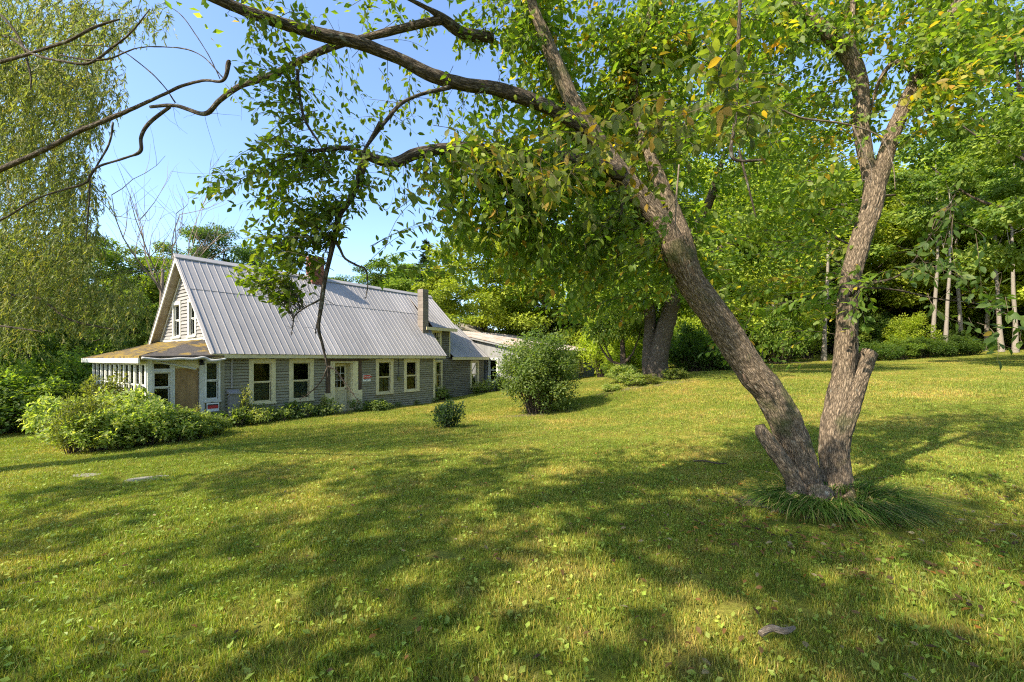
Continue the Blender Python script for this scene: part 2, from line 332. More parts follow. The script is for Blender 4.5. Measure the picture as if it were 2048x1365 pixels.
# ------------------------------------------------------------------ leaves
def tmpl_near():
    s = [(0, 0, 0), (.32, .23, .045), (.32, 0, 0), (.32, -.23, .045), (.68, .20, .02), (.68, 0, -.03), (.68, -.20, .02), (1, 0, -.11)]
    q = [(0, 1, 2), (0, 2, 3), (1, 4, 5), (1, 5, 2), (2, 5, 6), (2, 6, 3), (4, 7, 5), (5, 7, 6)]
    return np.array(s, float), np.array(q)
def tmpl_mid(wd=.27, fold=.06):
    return np.array([(0, 0, 0), (.45, wd, fold), (1, 0, -.05), (.45, -wd, fold)], float), np.array([(0, 2, 1), (0, 3, 2)])
def scatter(tm, P, D, Nn, S, col):
    tv, tt = tm
    D = D / (np.linalg.norm(D, axis=1, keepdims=True) + 1e-9)
    B = np.cross(Nn, D); B /= (np.linalg.norm(B, axis=1, keepdims=True) + 1e-9); U = np.cross(D, B)
    S = np.asarray(S).reshape(-1, 1, 1)
    V = P[:, None, :] + S * (tv[None, :, 0:1] * D[:, None] + tv[None, :, 1:2] * B[:, None] + tv[None, :, 2:3] * U[:, None])
    T = (np.arange(len(P))[:, None, None] * len(tv) + tt[None]).reshape(-1, 3)
    return V.reshape(-1, 3), T, np.repeat(col, len(tv), 0)
def unit(rg, n): v = rg.normal(size=(n, 3)); return v / np.linalg.norm(v, axis=1, keepdims=True)
def palette(rg, n, pal):
    """pal list of (weight, rgb)"""
    wts = np.array([p_[0] for p_ in pal], float); wts /= wts.sum(); c = np.array([p_[1] for p_ in pal], float)
    k = rg.choice(len(pal), n, p=wts); return c[k] * rg.uniform(.75, 1.25, (n, 1))

PAL_APPLE = [(6, (0.133, 0.22, 0.037)), (5, (0.183, 0.261, 0.041)), (3, (0.265, 0.316, 0.048)), (0.45, (0.7, 0.494, 0.041)), (0.25, (0.728, 0.329, 0.056)), (1.0, (0.28, 0.343, 0.125))]
PAL_MAPLE = [(5, (0.15, 0.233, 0.033)), (4, (0.225, 0.288, 0.037)), (2, (0.3, 0.343, 0.044)), (2, (0.1, 0.159, 0.025)), (0.1, (0.625, 0.466, 0.05))]
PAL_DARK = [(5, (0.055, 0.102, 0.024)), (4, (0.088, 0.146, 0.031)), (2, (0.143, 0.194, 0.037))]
PAL_MIX = [(5, (0.125, 0.202, 0.037)), (4, (0.188, 0.257, 0.044)), (2, (0.275, 0.319, 0.056)), (2, (0.081, 0.135, 0.027))]
PAL_BRIGHT = [(5, (0.276, 0.341, 0.036)), (4, (0.36, 0.4, 0.048)), (3, (0.156, 0.223, 0.03))]  # yellow-green raised so wood-edge crowns look sunlit through leaf colour
PAL_WILLOW = [(5, (0.15, 0.19, 0.069)), (4, (0.2, 0.233, 0.075)), (3, (0.3, 0.294, 0.106)), (2, (0.1, 0.135, 0.05)), (0.5, (0.4, 0.306, 0.112))]
PAL_SHRUB = [(5, (.11, .17, .045)), (4, (.17, .22, .065)), (2, (.26, .30, .11)), (2, (.07, .11, .03))]
PAL_WEED = [(4, (0.169, 0.229, 0.058)), (4, (0.247, 0.306, 0.091)), (3, (0.338, 0.369, 0.13)), (1.2, (0.442, 0.42, 0.143)), (2, (0.111, 0.166, 0.039))]

# ------------------------------------------------------------------ tubes with bark relief
def catmull(pts, n):
    P = np.array(pts, float); P = np.vstack([2 * P[0] - P[1], P, 2 * P[-1] - P[-2]]); out = []
    for i in range(1, len(P) - 2):
        t = np.linspace(0, 1, n, endpoint=False)[:, None]; a, b_, c, d = P[i - 1], P[i], P[i + 1], P[i + 2]
        out.append(.5 * ((2 * b_) + (-a + c) * t + (2 * a - 5 * b_ + 4 * c - d) * t * t + (-a + 3 * b_ - 3 * c + d) * t ** 3))
    out.append(P[-2][None]); return np.concatenate(out)
def tube(path, rad, seg=24, step=.05, relief=.0, wob=.0, cap=True, seed=0, freq=1.0, crook=0.0):
    """path (k,3), rad (k): returns V,T,col"""
    path = np.array(path, float); L = np.linalg.norm(np.diff(path, axis=0), axis=1).sum()
    k = len(path) - 1; per = max(2, int(L / step / k))
    Q = catmull(np.column_stack([path, rad]), per); C_, r = Q[:, :3], np.maximum(Q[:, 3], .0015)
    if crook: C_ = C_ + np.stack([fbm(C_ * 2.2 + seed + 40 * j, 3) for j in range(3)], -1) * crook * np.minimum(1, np.linspace(0, 6, len(C_)))[:, None]
    Tn = np.gradient(C_, axis=0); Tn /= np.linalg.norm(Tn, axis=1, keepdims=True)
    u = np.cross(Tn[0], [0, 0, 1.0] if abs(Tn[0][2]) < .9 else [1.0, 0, 0]); u /= np.linalg.norm(u)
    U = []
    for t in Tn: u = u - t * (u @ t); u /= np.linalg.norm(u); U.append(u.copy())
    U = np.array(U); W_ = np.cross(Tn, U)
    m = len(C_); th = np.arange(seg) / seg * 2 * np.pi
    s = np.concatenate([[0], np.cumsum(np.linalg.norm(np.diff(C_, axis=0), axis=1))])
    dirs = np.cos(th)[None, :, None] * U[:, None] + np.sin(th)[None, :, None] * W_[:, None]
    rr = np.repeat(r[:, None], seg, 1)
    hcol = np.full((m, seg), .5)
    if relief or wob:
        base = (C_[:, None] + dirs * rr[..., None]).reshape(-1, 3)
        lump = fbm(base * 3.0 + seed, 3).reshape(m, seg)
        rr = rr * (1 + wob * 2 * lump)
        # ridges: noise stretched along the limb
        q = np.stack([(np.cos(th)[None] * r[:, None]) * 42 * freq + 0 * s[:, None], (np.sin(th)[None] * r[:, None]) * 42 * freq + 0 * s[:, None], np.repeat(s[:, None], seg, 1) * 8 * freq], -1).reshape(-1, 3) + seed
        q = q + 1.2 * np.stack([fbm(q * .35 + 9, 2), fbm(q * .35 + 31, 2), fbm(q * .35 + 57, 2)], -1)
        rd = 1 - 2 * np.abs(vnoise(q) - .5) * 1.4; rd2 = vnoise(q * 2.3 + 5)
        rd = (rd * .7 + rd2 * .3).reshape(m, seg); hcol = np.clip(rd, 0, 1)
        rr = rr + relief * (rd - .6)
    V = (C_[:, None] + dirs * rr[..., None]).reshape(-1, 3)
    i = np.arange(m - 1)[:, None] * seg; j = np.arange(seg)[None]; j2 = (j + 1) % seg
    a = (i + j).ravel(); b_ = (i + j2).ravel(); c = (i + seg + j2).ravel(); d = (i + seg + j).ravel()
    T = np.concatenate([np.stack([a, b_, c], -1), np.stack([a, c, d], -1)])
    bk = np.stack([np.cos(th)[None] * r[:, None], np.sin(th)[None] * r[:, None], np.repeat(s[:, None], seg, 1)], -1).reshape(-1, 3) + seed
    col = np.hstack([np.stack([hcol.ravel()] * 3, -1), bk])
    if cap:
        V = np.vstack([V, C_[-1], C_[0]]); n1 = len(V) - 2; col = np.vstack([col, [.9] * 3 + [0] * 3, [.9] * 3 + [0] * 3])
        e = (m - 1) * seg; jj = np.arange(seg)
        T = np.concatenate([T, np.stack([e + jj, e + (jj + 1) % seg, np.full(seg, n1)], -1), np.stack([(jj + 1) % seg, jj, np.full(seg, n1 + 1)], -1)])
    return V, T, col
def twigs_mesh(segs):
    """segs list of (points (k,3), r0, r1) -> thin 4-sided tubes, joined"""
    out = []
    for pts, r0, r1 in segs:
        pts = np.asarray(pts, float); k = len(pts); r = np.linspace(r0, r1, k)
        Tn = np.gradient(pts, axis=0); Tn /= (np.linalg.norm(Tn, axis=1, keepdims=True) + 1e-9)
        U = np.cross(Tn, [.3, .2, .93]); U /= (np.linalg.norm(U, axis=1, keepdims=True) + 1e-9); W_ = np.cross(Tn, U)
        ring = np.stack([U, -.5 * U + .87 * W_, -.5 * U - .87 * W_], 1)
        V = (pts[:, None] + ring * r[:, None, None]).reshape(-1, 3)
        i = np.arange(k - 1)[:, None] * 3; j = np.arange(3)[None]; j2 = (j + 1) % 3
        a = (i + j).ravel(); b_ = (i + j2).ravel(); c = (i + 3 + j2).ravel(); d = (i + 3 + j).ravel()
        out.append((V, np.concatenate([np.stack([a, b_, c], -1), np.stack([a, c, d], -1)]), np.full((len(V), 3), .5)))
    return join(out)

# ------------------------------------------------------------------ farmhouse
HO = np.array([-9.7, 14.46]); HA = math.atan2(.820, .572)
HZ = EYE - 2.2
def hroot(name, **k): return empty(name, (HO[0], HO[1], HZ), HA, **k)
def hw(x, y):  # house-local xy -> world xy
    return HO[0] + x * math.cos(HA) - y * math.sin(HA), HO[1] + x * math.sin(HA) + y * math.cos(HA)

class Plane:
    def __init__(s, o, u, n): s.o = np.array(o, float); s.u = np.array(u, float); s.n = np.array(n, float)
    def p(s, u, z, d): return s.o + s.u * u + s.n * d + np.array([0, 0, z])
    def box(s, mb, u0, u1, z0, z1, d0, d1):
        return mb.hexa([s.p(u0, z0, d0), s.p(u1, z0, d0), s.p(u1, z0, d1), s.p(u0, z0, d1), s.p(u0, z1, d0), s.p(u1, z1, d0), s.p(u1, z1, d1), s.p(u0, z1, d1)])

def intervals(a0, a1, holes, z0, z1):
    iv = [(a0, a1)]
    for (h0, h1, hz0, hz1) in holes:
        if hz1 <= z0 + .01 or hz0 >= z1 - .01: continue
        nv = []
        for (a, b_) in iv:
            if h1 <= a or h0 >= b_: nv.append((a, b_)); continue
            if h0 > a: nv.append((a, h0))
            if h1 < b_: nv.append((h1, b_))
        iv = nv
    return [(a, b_) for a, b_ in iv if b_ - a > .02]

CLAD = [0]
def clad(root, pl, ul, ur, z0, z1, holes, m, step=.105, name='clapboard', core=True, rg=random):
    """ul, ur functions of z. one object per course, cut round the openings; sheathing behind"""
    z = z0; sh = MB(); rest = MB()
    while z < z1 - .01:
        zt = min(z + step, z1); jit = rg.uniform(-.003, .003)
        l0, r0, l1, r1 = ul(z), ur(z), ul(zt), ur(zt)
        for a, b_ in intervals(min(l0, l1), max(r0, r1), holes, z, zt):
            cuts = [a]; x = a + rg.uniform(2.2, 4.8)
            while x < b_ - .8: cuts.append(x); x += rg.uniform(3.4, 5.2)
            cuts.append(b_)
            for c0, c1 in zip(cuts[:-1], cuts[1:]):
                g = .003 if c1 < b_ else 0; j = rg.uniform(-.004, .004)
                la, lb = max(c0, l0), max(c0, l1); ra, rb = min(c1 - g, r0), min(c1 - g, r1)
                if ra - la < .01: continue
                if rb - lb < .005: rb = lb + .005
                CLAD[0] += 1; mb = MB() if CLAD[0] <= 290 else rest
                mb.hexa([pl.p(la, z + j, .004), pl.p(ra, z + j, .004), pl.p(ra, z + j + jit, .042), pl.p(la, z + j, .042),
                         pl.p(lb, zt - .016, .004), pl.p(rb, zt - .016, .004), pl.p(rb, zt - .016, .012), pl.p(lb, zt - .016, .012)])
                if mb is not rest: mb.build(name, m, root)
            if core and min(b_, r1) - max(a, l1) > .01:
                la, ra, lb, rb = max(a, l0), min(b_, r0), max(a, l1), min(b_, r1)
                sh.hexa([pl.p(la, z, -.1), pl.p(ra, z, -.1), pl.p(ra, z, 0), pl.p(la, z, 0), pl.p(lb, zt, -.1), pl.p(rb, zt, -.1), pl.p(rb, zt, 0), pl.p(lb, zt, 0)])
        z += step
    if rest.v: rest.build(name, m, root, kind='stuff')
    if core: sh.build('sheathing', M['dark_wood'], root, kind='stuff')  # dark core shows in the board gaps as the shadow line under each course

def window(root, pl, u0, u1, z0, z1, m, trim=.13, peak=.04, glass=(1, 1), curtain=None, muntin=(1, 1), low=.5, mlow=(1, 1), brace=False, red=False, name='window', d1=.05):
    """outer casing u0..u1, z0..z1"""
    f = MB(); pb = pl.box
    pb(f, u0, u0 + trim, z0 + .05, z1 - trim * 1.1, -.02, d1); pb(f, u1 - trim, u1, z0 + .05, z1 - trim * 1.1, -.02, d1)
    # head casing with shallow peak
    zt = z1 - trim * 1.1; um = (u0 + u1) / 2
    f.prism([pl.p(u0 - .01, zt, d1 + .006), pl.p(u1 + .01, zt, d1 + .006), pl.p(u1 + .01, z1 - peak, d1 + .006), pl.p(um, z1, d1 + .006), pl.p(u0 - .01, z1 - peak, d1 + .006)], -pl.n * (.07))
    # reveals
    a, b_ = u0 + trim, u1 - trim; zb, zt2 = z0 + .10, z1 - trim * 1.1
    root_w = f.build(name, m, root)
    s = MB(); pb(s, u0 - .02, u1 + .02, z0, z0 + .055, -.02, d1 + .035); pb(s, a, b_, z0 + .055, z0 + .10, -.06, .02); s.build('sill', m, root_w)
    zm = zb + (zt2 - zb) * low; st = .032
    for (q0, q1, dd, mu, gl_) in ((zb, zm, -.045, mlow, glass[0]), (zm, zt2, -.02, muntin, glass[1])):
        h = MB()
        pb(h, a, a + st, q0, q1, dd - .025, dd); pb(h, b_ - st, b_, q0, q1, dd - .025, dd)
        pb(h, a + st, b_ - st, q0, q0 + st * 1.25, dd - .025, dd); pb(h, a + st, b_ - st, q1 - st, q1, dd - .025, dd)
        nu, nz = mu; iu0, iu1, iz0, iz1 = a + st, b_ - st, q0 + st * 1.25, q1 - st
        for i in range(1, nu): c = iu0 + (iu1 - iu0) * i / nu; pb(h, c - .009, c + .009, iz0, iz1, dd - .022, dd - .004)
        for i in range(1, nz): c = iz0 + (iz1 - iz0) * i / nz; pb(h, iu0, iu1, c - .009, c + .009, dd - .0205, dd - .0055)
        h.build('sash', m, root_w)
        if gl_:
            for i in range(nu):
                for j in range(nz):
                    g = MB(); pb(g, iu0 + (iu1 - iu0) * i / nu, iu0 + (iu1 - iu0) * (i + 1) / nu, iz0 + (iz1 - iz0) * j / nz, iz0 + (iz1 - iz0) * (j + 1) / nz, dd - .016, dd - .012)
                    g.build('pane', M['glass'], root_w)
    if curtain:
        for (c0, c1, cz0, cz1) in curtain:
            g = MB(); n = 14
            for i in range(n):
                x0 = a + (b_ - a) * (c0 + (c1 - c0) * i / n); x1 = a + (b_ - a) * (c0 + (c1 - c0) * (i + 1) / n)
                dz = .012 * (i % 2); pb(g, x0, x1, zb + (zt2 - zb) * cz0, zb + (zt2 - zb) * cz1, -.13 - dz, -.12 - dz)
            g.build('curtain', M['redboard'] if red else M['curtain'], root_w)
    if brace:
        g = MB(); g.rod(pl.p(a + .03, zm + .1, -.01), pl.p(b_ - .05, zt2 - .05, -.005), .018, 4); g.build('brace', m, root_w)
    return root_w

farm = hroot('farmhouse', label='long grey clapboard farmhouse with steep metal roof, brick chimney and rear wing', cat='house')
front = Plane((0, 0, 0), (1, 0, 0), (0, -1, 0)); gable = Plane((0, 0, 0), (0, 1, 0), (-1, 0, 0))
rear = Plane((0, 5.8, 0), (1, 0, 0), (0, 1, 0)); far_end = Plane((9.9, 0, 0), (0, 1, 0), (1, 0, 0)); wing = Plane((0, 1, 0), (1, 0, 0), (0, -1, 0))
RY = 2.9
LEN, WID, EAVE, SL = 9.9, 5.8, 2.70, 1.12
RIDGE = EAVE + SL * WID / 2
def hole(w_, t=.13): return (w_[0] + .03, w_[1] - .03, w_[2] + .03, w_[3] - .03)
FW = [(.88, 1.79, .57, 2.22), (2.29, 3.26, .56, 2.23), (6.22, 7.2, .57, 2.22), (7.85, 8.83, .59, 2.23)]
DOOR = (3.86, 5.46, -.2, 2.1)
clad(farm, front, lambda z: .09, lambda z: LEN - .09, -.16, 2.36, [hole(q) for q in FW] + [DOOR], M['siding'])
window(farm, front, *FW[0], M['cream'], trim=.15, curtain=[(0, 1, 0, .48)])
window(farm, front, *FW[1], M['cream'], trim=.16, curtain=[(0, 1, 0, .5)])
window(farm, front, *FW[2], M['cream'], trim=.16, curtain=[(0, .55, 0, .45), (.62, 1, 0, .45)])
window(farm, front, *FW[3], M['cream'], trim=.16)
zg0 = 2.55
def gl(z): return max(0, (z - EAVE) / SL) + .02
def gr(z): return WID - gl(z)
GW = [(3.3, 4.12, 2.97, 4.38), (1.86, 2.62, 2.97, 4.38)]
clad(farm, gable, gl, gr, 2.45, RIDGE - .15, [hole(q) for q in GW], M['siding_white'], step=.13)
# wall below the porch roof
b = MB(); gable.box(b, .02, WID - .02, -.2, 2.45, -.1, 0); b.build('lower_wall', M['siding_white'], farm)
window(farm, gable, *GW[0], M['white'], trim=.12, peak=.0, curtain=[(0, 1, 0, .5)])
window(farm, gable, *GW[1], M['white'], trim=.12, peak=.0, curtain=[(0, 1, 0, .5)])
b = MB(); gable.box(b, 1.0, 5.4, 2.86, 2.95, .012, .04); b.build('belt_board', M['white'], farm)
b = MB(); rear.box(b, 0, 15.2, -.4, 2.3, -.1, 0); b.build('rear_wall', M['siding'], farm)
b = MB(); far_end.box(b, 0.0, 5.75, -.3, EAVE, -.12, -.02); b.prism([(9.86, .05, EAVE), (9.86, 5.75, EAVE), (9.86, RY, RIDGE - .1)], (-.08, 0, 0)); b.build('end_wall', M['siding_old'], farm)
b = MB(); b.box(.1, 9.7, .12, 5.68, -.2, -.15); b.build('floor', M['interior'], farm)
b = MB(); b.box(.1, 9.7, .12, 5.68, 2.5, 2.55); b.build('ceiling', M['interior'], farm)
# corner boards
for (x0, x1) in ((-.03, .10), (LEN - .10, LEN + .03)):
    b = MB(); b.box(x0, x1, -.042, 0.0, -.2, 2.36); b.build('corner_board', M['cream'], farm)
b = MB(); b.box(LEN + .001, LEN + .03, .0, .11, -.2, 2.36); b.build('corner_board', M['cream'], farm)
# foundation stones
for i in range(34):
    x = i * .29 + .02; hh = random.uniform(.12, .2); b = MB(); b.box(x, x + random.uniform(.24, .285), -.05 - random.uniform(0, .04), .0, -.42, -.17 + random.uniform(-.03, .005)); b.build('foundation_stone', M['found'], farm)
# fascia, soffit, rakes
b = MB(); b.box(-.3, 10.45, -.29, -.26, 2.22, 2.385); b.build('fascia', M['cream'], farm)
b = MB(); b.box(.0, 9.9, .01, .1, 2.3, 2.66); b.build('top_plate', M['dark_wood'], farm)
b = MB(); b.box(-.28, 10.43, -.26, -.0, 2.355, 2.38); b.build('soffit', M['rake'], farm)
def slope_pt(x, y, off=0): return np.array([x, y, EAVE + SL * y + off])
for sgn in (0, 1):
    def sp(x, y, off=0): return np.array([x, (y if not sgn else WID - y), EAVE + SL * y + off])
    b = MB(); b.hexa([sp(-.34, -.27, -.02), sp(-.30, -.27, -.02), sp(-.30, RY, -.02), sp(-.34, RY, -.02), sp(-.34, -.27, -.2), sp(-.30, -.27, -.2), sp(-.30, RY, -.2), sp(-.34, RY, -.2)]); b.build('rake_board', M['white'], farm)
    b = MB(); b.hexa([sp(-.30, -.22, -.10), sp(0, -.22, -.10), sp(0, 2.87, -.10), sp(-.30, 2.87, -.10), sp(-.30, -.22, -.13), sp(0, -.22, -.13), sp(0, 2.87, -.13), sp(-.30, 2.87, -.13)]); b.build('rake_soffit', M['rake'], farm)
    b = MB(); b.hexa([sp(-.05, -.1, -.2), sp(-.012, -.1, -.2), sp(-.012, 2.85, -.2), sp(-.05, 2.85, -.2), sp(-.05, -.1, -.32), sp(-.012, -.1, -.32), sp(-.012, 2.85, -.32), sp(-.05, 2.85, -.32)]); b.build('frieze_board', M['white'], farm)

def roof_panel(root, P0, P1, dirx, width, m, pitch=.235, name='roof_panel', lift=0.0, thick=.012, rib=.017):
    """P0 eave corner, P1 upslope corner at the same x; ribbed sheet going along dirx by width"""
    P0 = np.array(P0, float); P1 = np.array(P1, float); dx = np.array(dirx, float); up = P1 - P0
    nrm = np.cross(dx, up); nrm /= np.linalg.norm(nrm)
    if nrm[2] < 0: nrm = -nrm
    b = MB(); prof = []; x = 0.0
    while x < width - .03:
        prof += [(x, 0), (x + .004, rib), (x + .026, rib), (x + .036, 0)]; x += pitch
    prof.append((width + .02, 0))
    prof = [(min(a, width + .02), c) for a, c in prof]
    n = len(prof); vs_ = []
    for P_ in (P0, P1):
        for a, c in prof: vs_.append(P_ + dx * a + nrm * (c + lift))
    for P_ in (P0, P1):
        for a, c in prof: vs_.append(P_ + dx * a + nrm * (lift - thick))
    b.v = [tuple(float(t) for t in q) for q in vs_]
    for i in range(n - 1): b.f.append((i, i + 1, n + i + 1, n + i))
    for i in range(n - 1): b.f.append((2 * n + i, i, i + 1, 2 * n + i + 1)[::-1]); b.f.append((2 * n + i, 3 * n + i, 3 * n + i + 1, 2 * n + i + 1)[::-1])
    b.f.append((0, n, 3 * n, 2 * n)); b.f.append((n - 1, 2 * n - 1, 4 * n - 1, 3 * n - 1)[::-1])
    return b.build(name, m, root)
b = MB()
yo, ys = -.32, 1.72
pw = .94; k = 0; x = -.36
while x < 10.5 - .05:
    wd = min(pw, 10.5 - x); e = random.uniform(-.006, .006)
    roof_panel(farm, slope_pt(x, yo + e, .02), slope_pt(x, ys + .06, .02), (1, 0, 0), wd, M['metal'])
    roof_panel(farm, slope_pt(x, ys + random.uniform(-.004, .004), .02), slope_pt(x, RY, .02), (1, 0, 0), wd, M['metal'], lift=.014)
    x += pw
b = MB(); s2 = lambda x, y, o=0: np.array([x, WID - y, EAVE + SL * y + o])
b.hexa([s2(-.36, yo, .0), s2(10.5, yo, 0), s2(10.5, RY, 0), s2(-.36, RY, 0), s2(-.36, yo, .03), s2(10.5, yo, .03), s2(10.5, RY, .03), s2(-.36, RY, .03)]); b.build('rear_roof', M['metal'], farm)
# deck under the front sheets
b = MB(); b.hexa([slope_pt(-.33, -.27, -.02), slope_pt(10.45, -.27, -.02), slope_pt(10.45, RY, -.02), slope_pt(-.33, RY, -.02), slope_pt(-.33, -.27, .004), slope_pt(10.45, -.27, .004), slope_pt(10.45, RY, .004), slope_pt(-.33, RY, .004)]); b.build('roof_deck', M['dark_wood'], farm)
zr = EAVE + SL * RY
b = MB()
for sg in (-1, 1):
    b.hexa([(-.38, RY, zr + .05), (12.5, RY, zr + .05), (12.5, RY + sg * .16, zr - .10), (-.38, RY + sg * .16, zr - .10), (-.38, RY, zr + .09), (12.5, RY, zr + .09), (12.5, RY + sg * .16, zr - .06), (-.38, RY + sg * .16, zr - .06)])
b.build('ridge_cap', M['metal'], farm)
for sg in (0,):
    b = MB(); b.hexa([slope_pt(-.385, -.34, .0), slope_pt(-.30, -.34, .055), slope_pt(-.30, RY, .055), slope_pt(-.385, RY, 0), slope_pt(-.385, -.34, .02), slope_pt(-.30, -.34, .07), slope_pt(-.30, RY, .07), slope_pt(-.385, RY, .02)]); b.build('rake_trim', M['metal'], farm)

# brick chimney on the ridge
ch = empty('chimney', (5.02, 2.8, zr - .45)); ch.parent = farm
b = MB(); b.box(-.285, .285, -.235, .235, -.2, 1.42); b.build('mortar_core', M['mortar'], ch)
b = MB(); z = -.15; row = 0
while z < 1.4:
    for (ax, half, oth) in ((0, .30, .25), (1, .25, .30)):
        L0 = -half; nb = 3 if ax == 0 else 2; bw = 2 * half / nb; off = (bw / 2 if row % 2 else 0)
        for sd in (-1, 1):
            xx = -half - off
            while xx < half - .01:
                a0, a1 = max(xx, -half), min(xx + bw - .01, half); pr = random.uniform(-.004, .004)
                if a1 - a0 > .03:
                    c0, c1 = sorted((sd * (oth - .03), sd * (oth + pr)))
                    if ax == 0: b.box(a0, a1, c0, c1, z, z + .062)
                    else: b.box(c0, c1, a0 + .002, a1 - .002, z, z + .062)
                xx += bw
    z += .075; row += 1
b.build('bricks', M['brick'], ch, kind='stuff')
b = MB(); b.box(-.36, .36, -.36, .30, -.28, -.06); b.build('flashing', M['metal'], ch)
# block chimney near the eave at the far end
ch2 = empty('chimney', (10.02, .95, 3.3)); ch2.parent = farm; ch2['label'] = 'tan concrete block chimney with terracotta flue'
z = 0.0
bmsh = {}
while z < 2.45:
    for (x0, x1, y0, y1) in ((-.2, .2, -.2, .2),):
        b = MB(); j = random.uniform(-.006, .006); b.box(x0 + j, x1 + j, y0, y1, z, z + .192); b.build('block', M['block'], ch2)
    z += .2
b = MB(); b.box(-.19, .19, -.19, .19, -.5, 2.44); b.build('mortar_core', M['mortar'], ch2)
b = MB(); b.rod((0, 0, 2.43), (0, 0, 2.58), .13, 14); b.build('flue', M['terracotta'], ch2)

# rear wing with wall dormer
clad(farm, wing, lambda z: 9.95, lambda z: 15.12, -.2, 2.24, [hole((13.92, 14.73, .49, 2.11)), hole((11.0, 11.5, .55, 2.14))], M['siding_old'])
clad(farm, wing, lambda z: 9.95, lambda z: 12.1, 2.24, 3.86, [hole((10.66, 11.42, 2.7, 3.8))], M['siding_old'])
window(farm, wing, 13.92, 14.73, .40, 2.11, M['cream'], trim=.12, brace=True, curtain=[(0, 1, 0, .48)], red=True)
window(farm, wing, 10.9, 11.5, .5, 2.14, M['cream'], trim=.12, peak=0, curtain=[(0, 1, 0, 1)])
window(farm, wing, 10.66, 11.42, 2.66, 3.8, M['cream'], trim=.12, peak=0, muntin=(3, 2), mlow=(3, 2))
b = MB(); b.box(12.06, 12.14, .955, 1.02, 2.3, 3.86); b.build('corner_board', M['cream'], farm)
b = MB(); b.box(15.06, 15.2, .955, 1.0, -.3, 2.24); b.build('corner_board', M['siding_old'], farm)
b = MB(); b.box(12.0, 12.1, 1.02, 2.85, 2.3, 3.82); b.prism([(12.1, 1.02, 3.82), (12.1, 2.85, 3.82), (12.1, 2.85, 5.5)], (-.1, 0, 0)); b.build('dormer_cheek', M['siding_old'], farm)
b = MB(); b.box(15.1, 15.2, 1.0, 5.8, -.3, 2.35); b.prism([(15.2, 1.0, 2.35), (15.2, 5.8, 2.35), (15.2, 3.5, 4.25)], (-.1, 0, 0)); b.build('wing_end_wall', M['siding_old'], farm)
# dormer roof
def dp(x, y, o=0): return np.array([x, y, 3.90 + (y - .68) * (zr - 3.90) / (RY - .68) + o])
x = 10.5
while x < 12.45: wd = min(pw, 12.45 - x); roof_panel(farm, dp(x, .68, .02), dp(x, RY, .02), (1, 0, 0), wd, M['metal']); x += pw
b = MB(); b.hexa([dp(10.5, .70, -.03), dp(12.4, .70, -.03), dp(12.4, 2.88, -.03), dp(10.5, 2.88, -.03), dp(10.5, .70, .004), dp(12.4, .70, .004), dp(12.4, 2.88, .004), dp(10.5, 2.88, .004)]); b.build('roof_deck', M['dark_wood'], farm)
b = MB(); b.box(10.0, 12.42, .66, .69, 3.74, 3.90); b.build('fascia', M['cream'], farm)
b = MB(); b.hexa([(10.5, 2.95, zr - .08), (12.45, 2.95, zr - .08), (12.45, 5.9, 3.0), (10.5, 5.9, 3.0), (10.5, 2.95, zr - .04), (12.45, 2.95, zr - .04), (12.45, 5.9, 3.04), (10.5, 5.9, 3.04)]); b.build('rear_roof', M['metal'], farm)
# wing roof
def wp(x, y, o=0): return np.array([x, y, 2.30 + (y - .68) * .76 + o])
x = 12.12
while x < 15.35: wd = min(pw, 15.4 - x); roof_panel(farm, wp(x, .66, .02), wp(x, 3.5, .02), (1, 0, 0), wd, M['metal']); x += pw
b = MB(); b.hexa([wp(12.15, .68, -.03), wp(15.36, .68, -.03), wp(15.36, 3.48, -.03), wp(12.15, 3.48, -.03), wp(12.15, .68, .004), wp(15.36, .68, .004), wp(15.36, 3.48, .004), wp(12.15, 3.48, .004)]); b.build('roof_deck', M['dark_wood'], farm)
b = MB(); b.hexa([(12.1, 3.5, 4.42), (15.4, 3.5, 4.42), (15.4, 6.2, 2.2), (12.1, 6.2, 2.2), (12.1, 3.5, 4.46), (15.4, 3.5, 4.46), (15.4, 6.2, 2.24), (12.1, 6.2, 2.24)]); b.build('rear_roof', M['metal'], farm)
b = MB(); b.box(12.0, 15.36, .64, .67, 2.14, 2.29); b.build('fascia', M['cream'], farm)

# front door with panels, transom lights and battered surround
dr = empty('door', (0, 0, 0)); dr.parent = farm; pb = front.box
b = MB(); u0, u1 = 4.2, 4.93; d0, d1 = -.30, -.26
pb(b, u0, u0 + .10, -.02, 2.0, d0, d1); pb(b, u1 - .10, u1, -.02, 2.0, d0, d1); pb(b, u0 + .1, u1 - .1, 1.88, 2.0, d0, d1); pb(b, u0 + .1, u1 - .1, .86, 1.0, d0, d1); pb(b, u0 + .1, u1 - .1, -.02, .2, d0, d1)
pb(b, 4.53, 4.60, .2, .86, d0, d1); pb(b, u0 + .1, u1 - .1, .2, .86, d0 + .005, d1 - .022)
for (a0, a1) in ((4.33, 4.50), (4.63, 4.80)): pb(b, a0, a1, .25, .80, d0, d1 - .008)
b.build('door_leaf', M['cream'], dr)
b = MB()
for i in (1, 2): c = 4.3 + .53 * i / 3; pb(b, c - .009, c + .009, 1.0, 1.88, -.285, -.266)
for i in (1, 2): c = 1.0 + .88 * i / 3; pb(b, 4.3, 4.83, c - .009, c + .009, -.284, -.267)
b.build('muntin', M['white'], dr)
for i in range(3):
    for j in range(3): b = MB(); pb(b, 4.3 + .53 * i / 3, 4.3 + .53 * (i + 1) / 3, 1 + .88 * j / 3, 1 + .88 * (j + 1) / 3, -.28, -.276); b.build('pane', M['glass'], dr)
b = MB(); b.rod(front.p(4.86, .93, -.26), front.p(4.86, .93, -.2), .022, 8); b.build('handle', M['black'], dr)
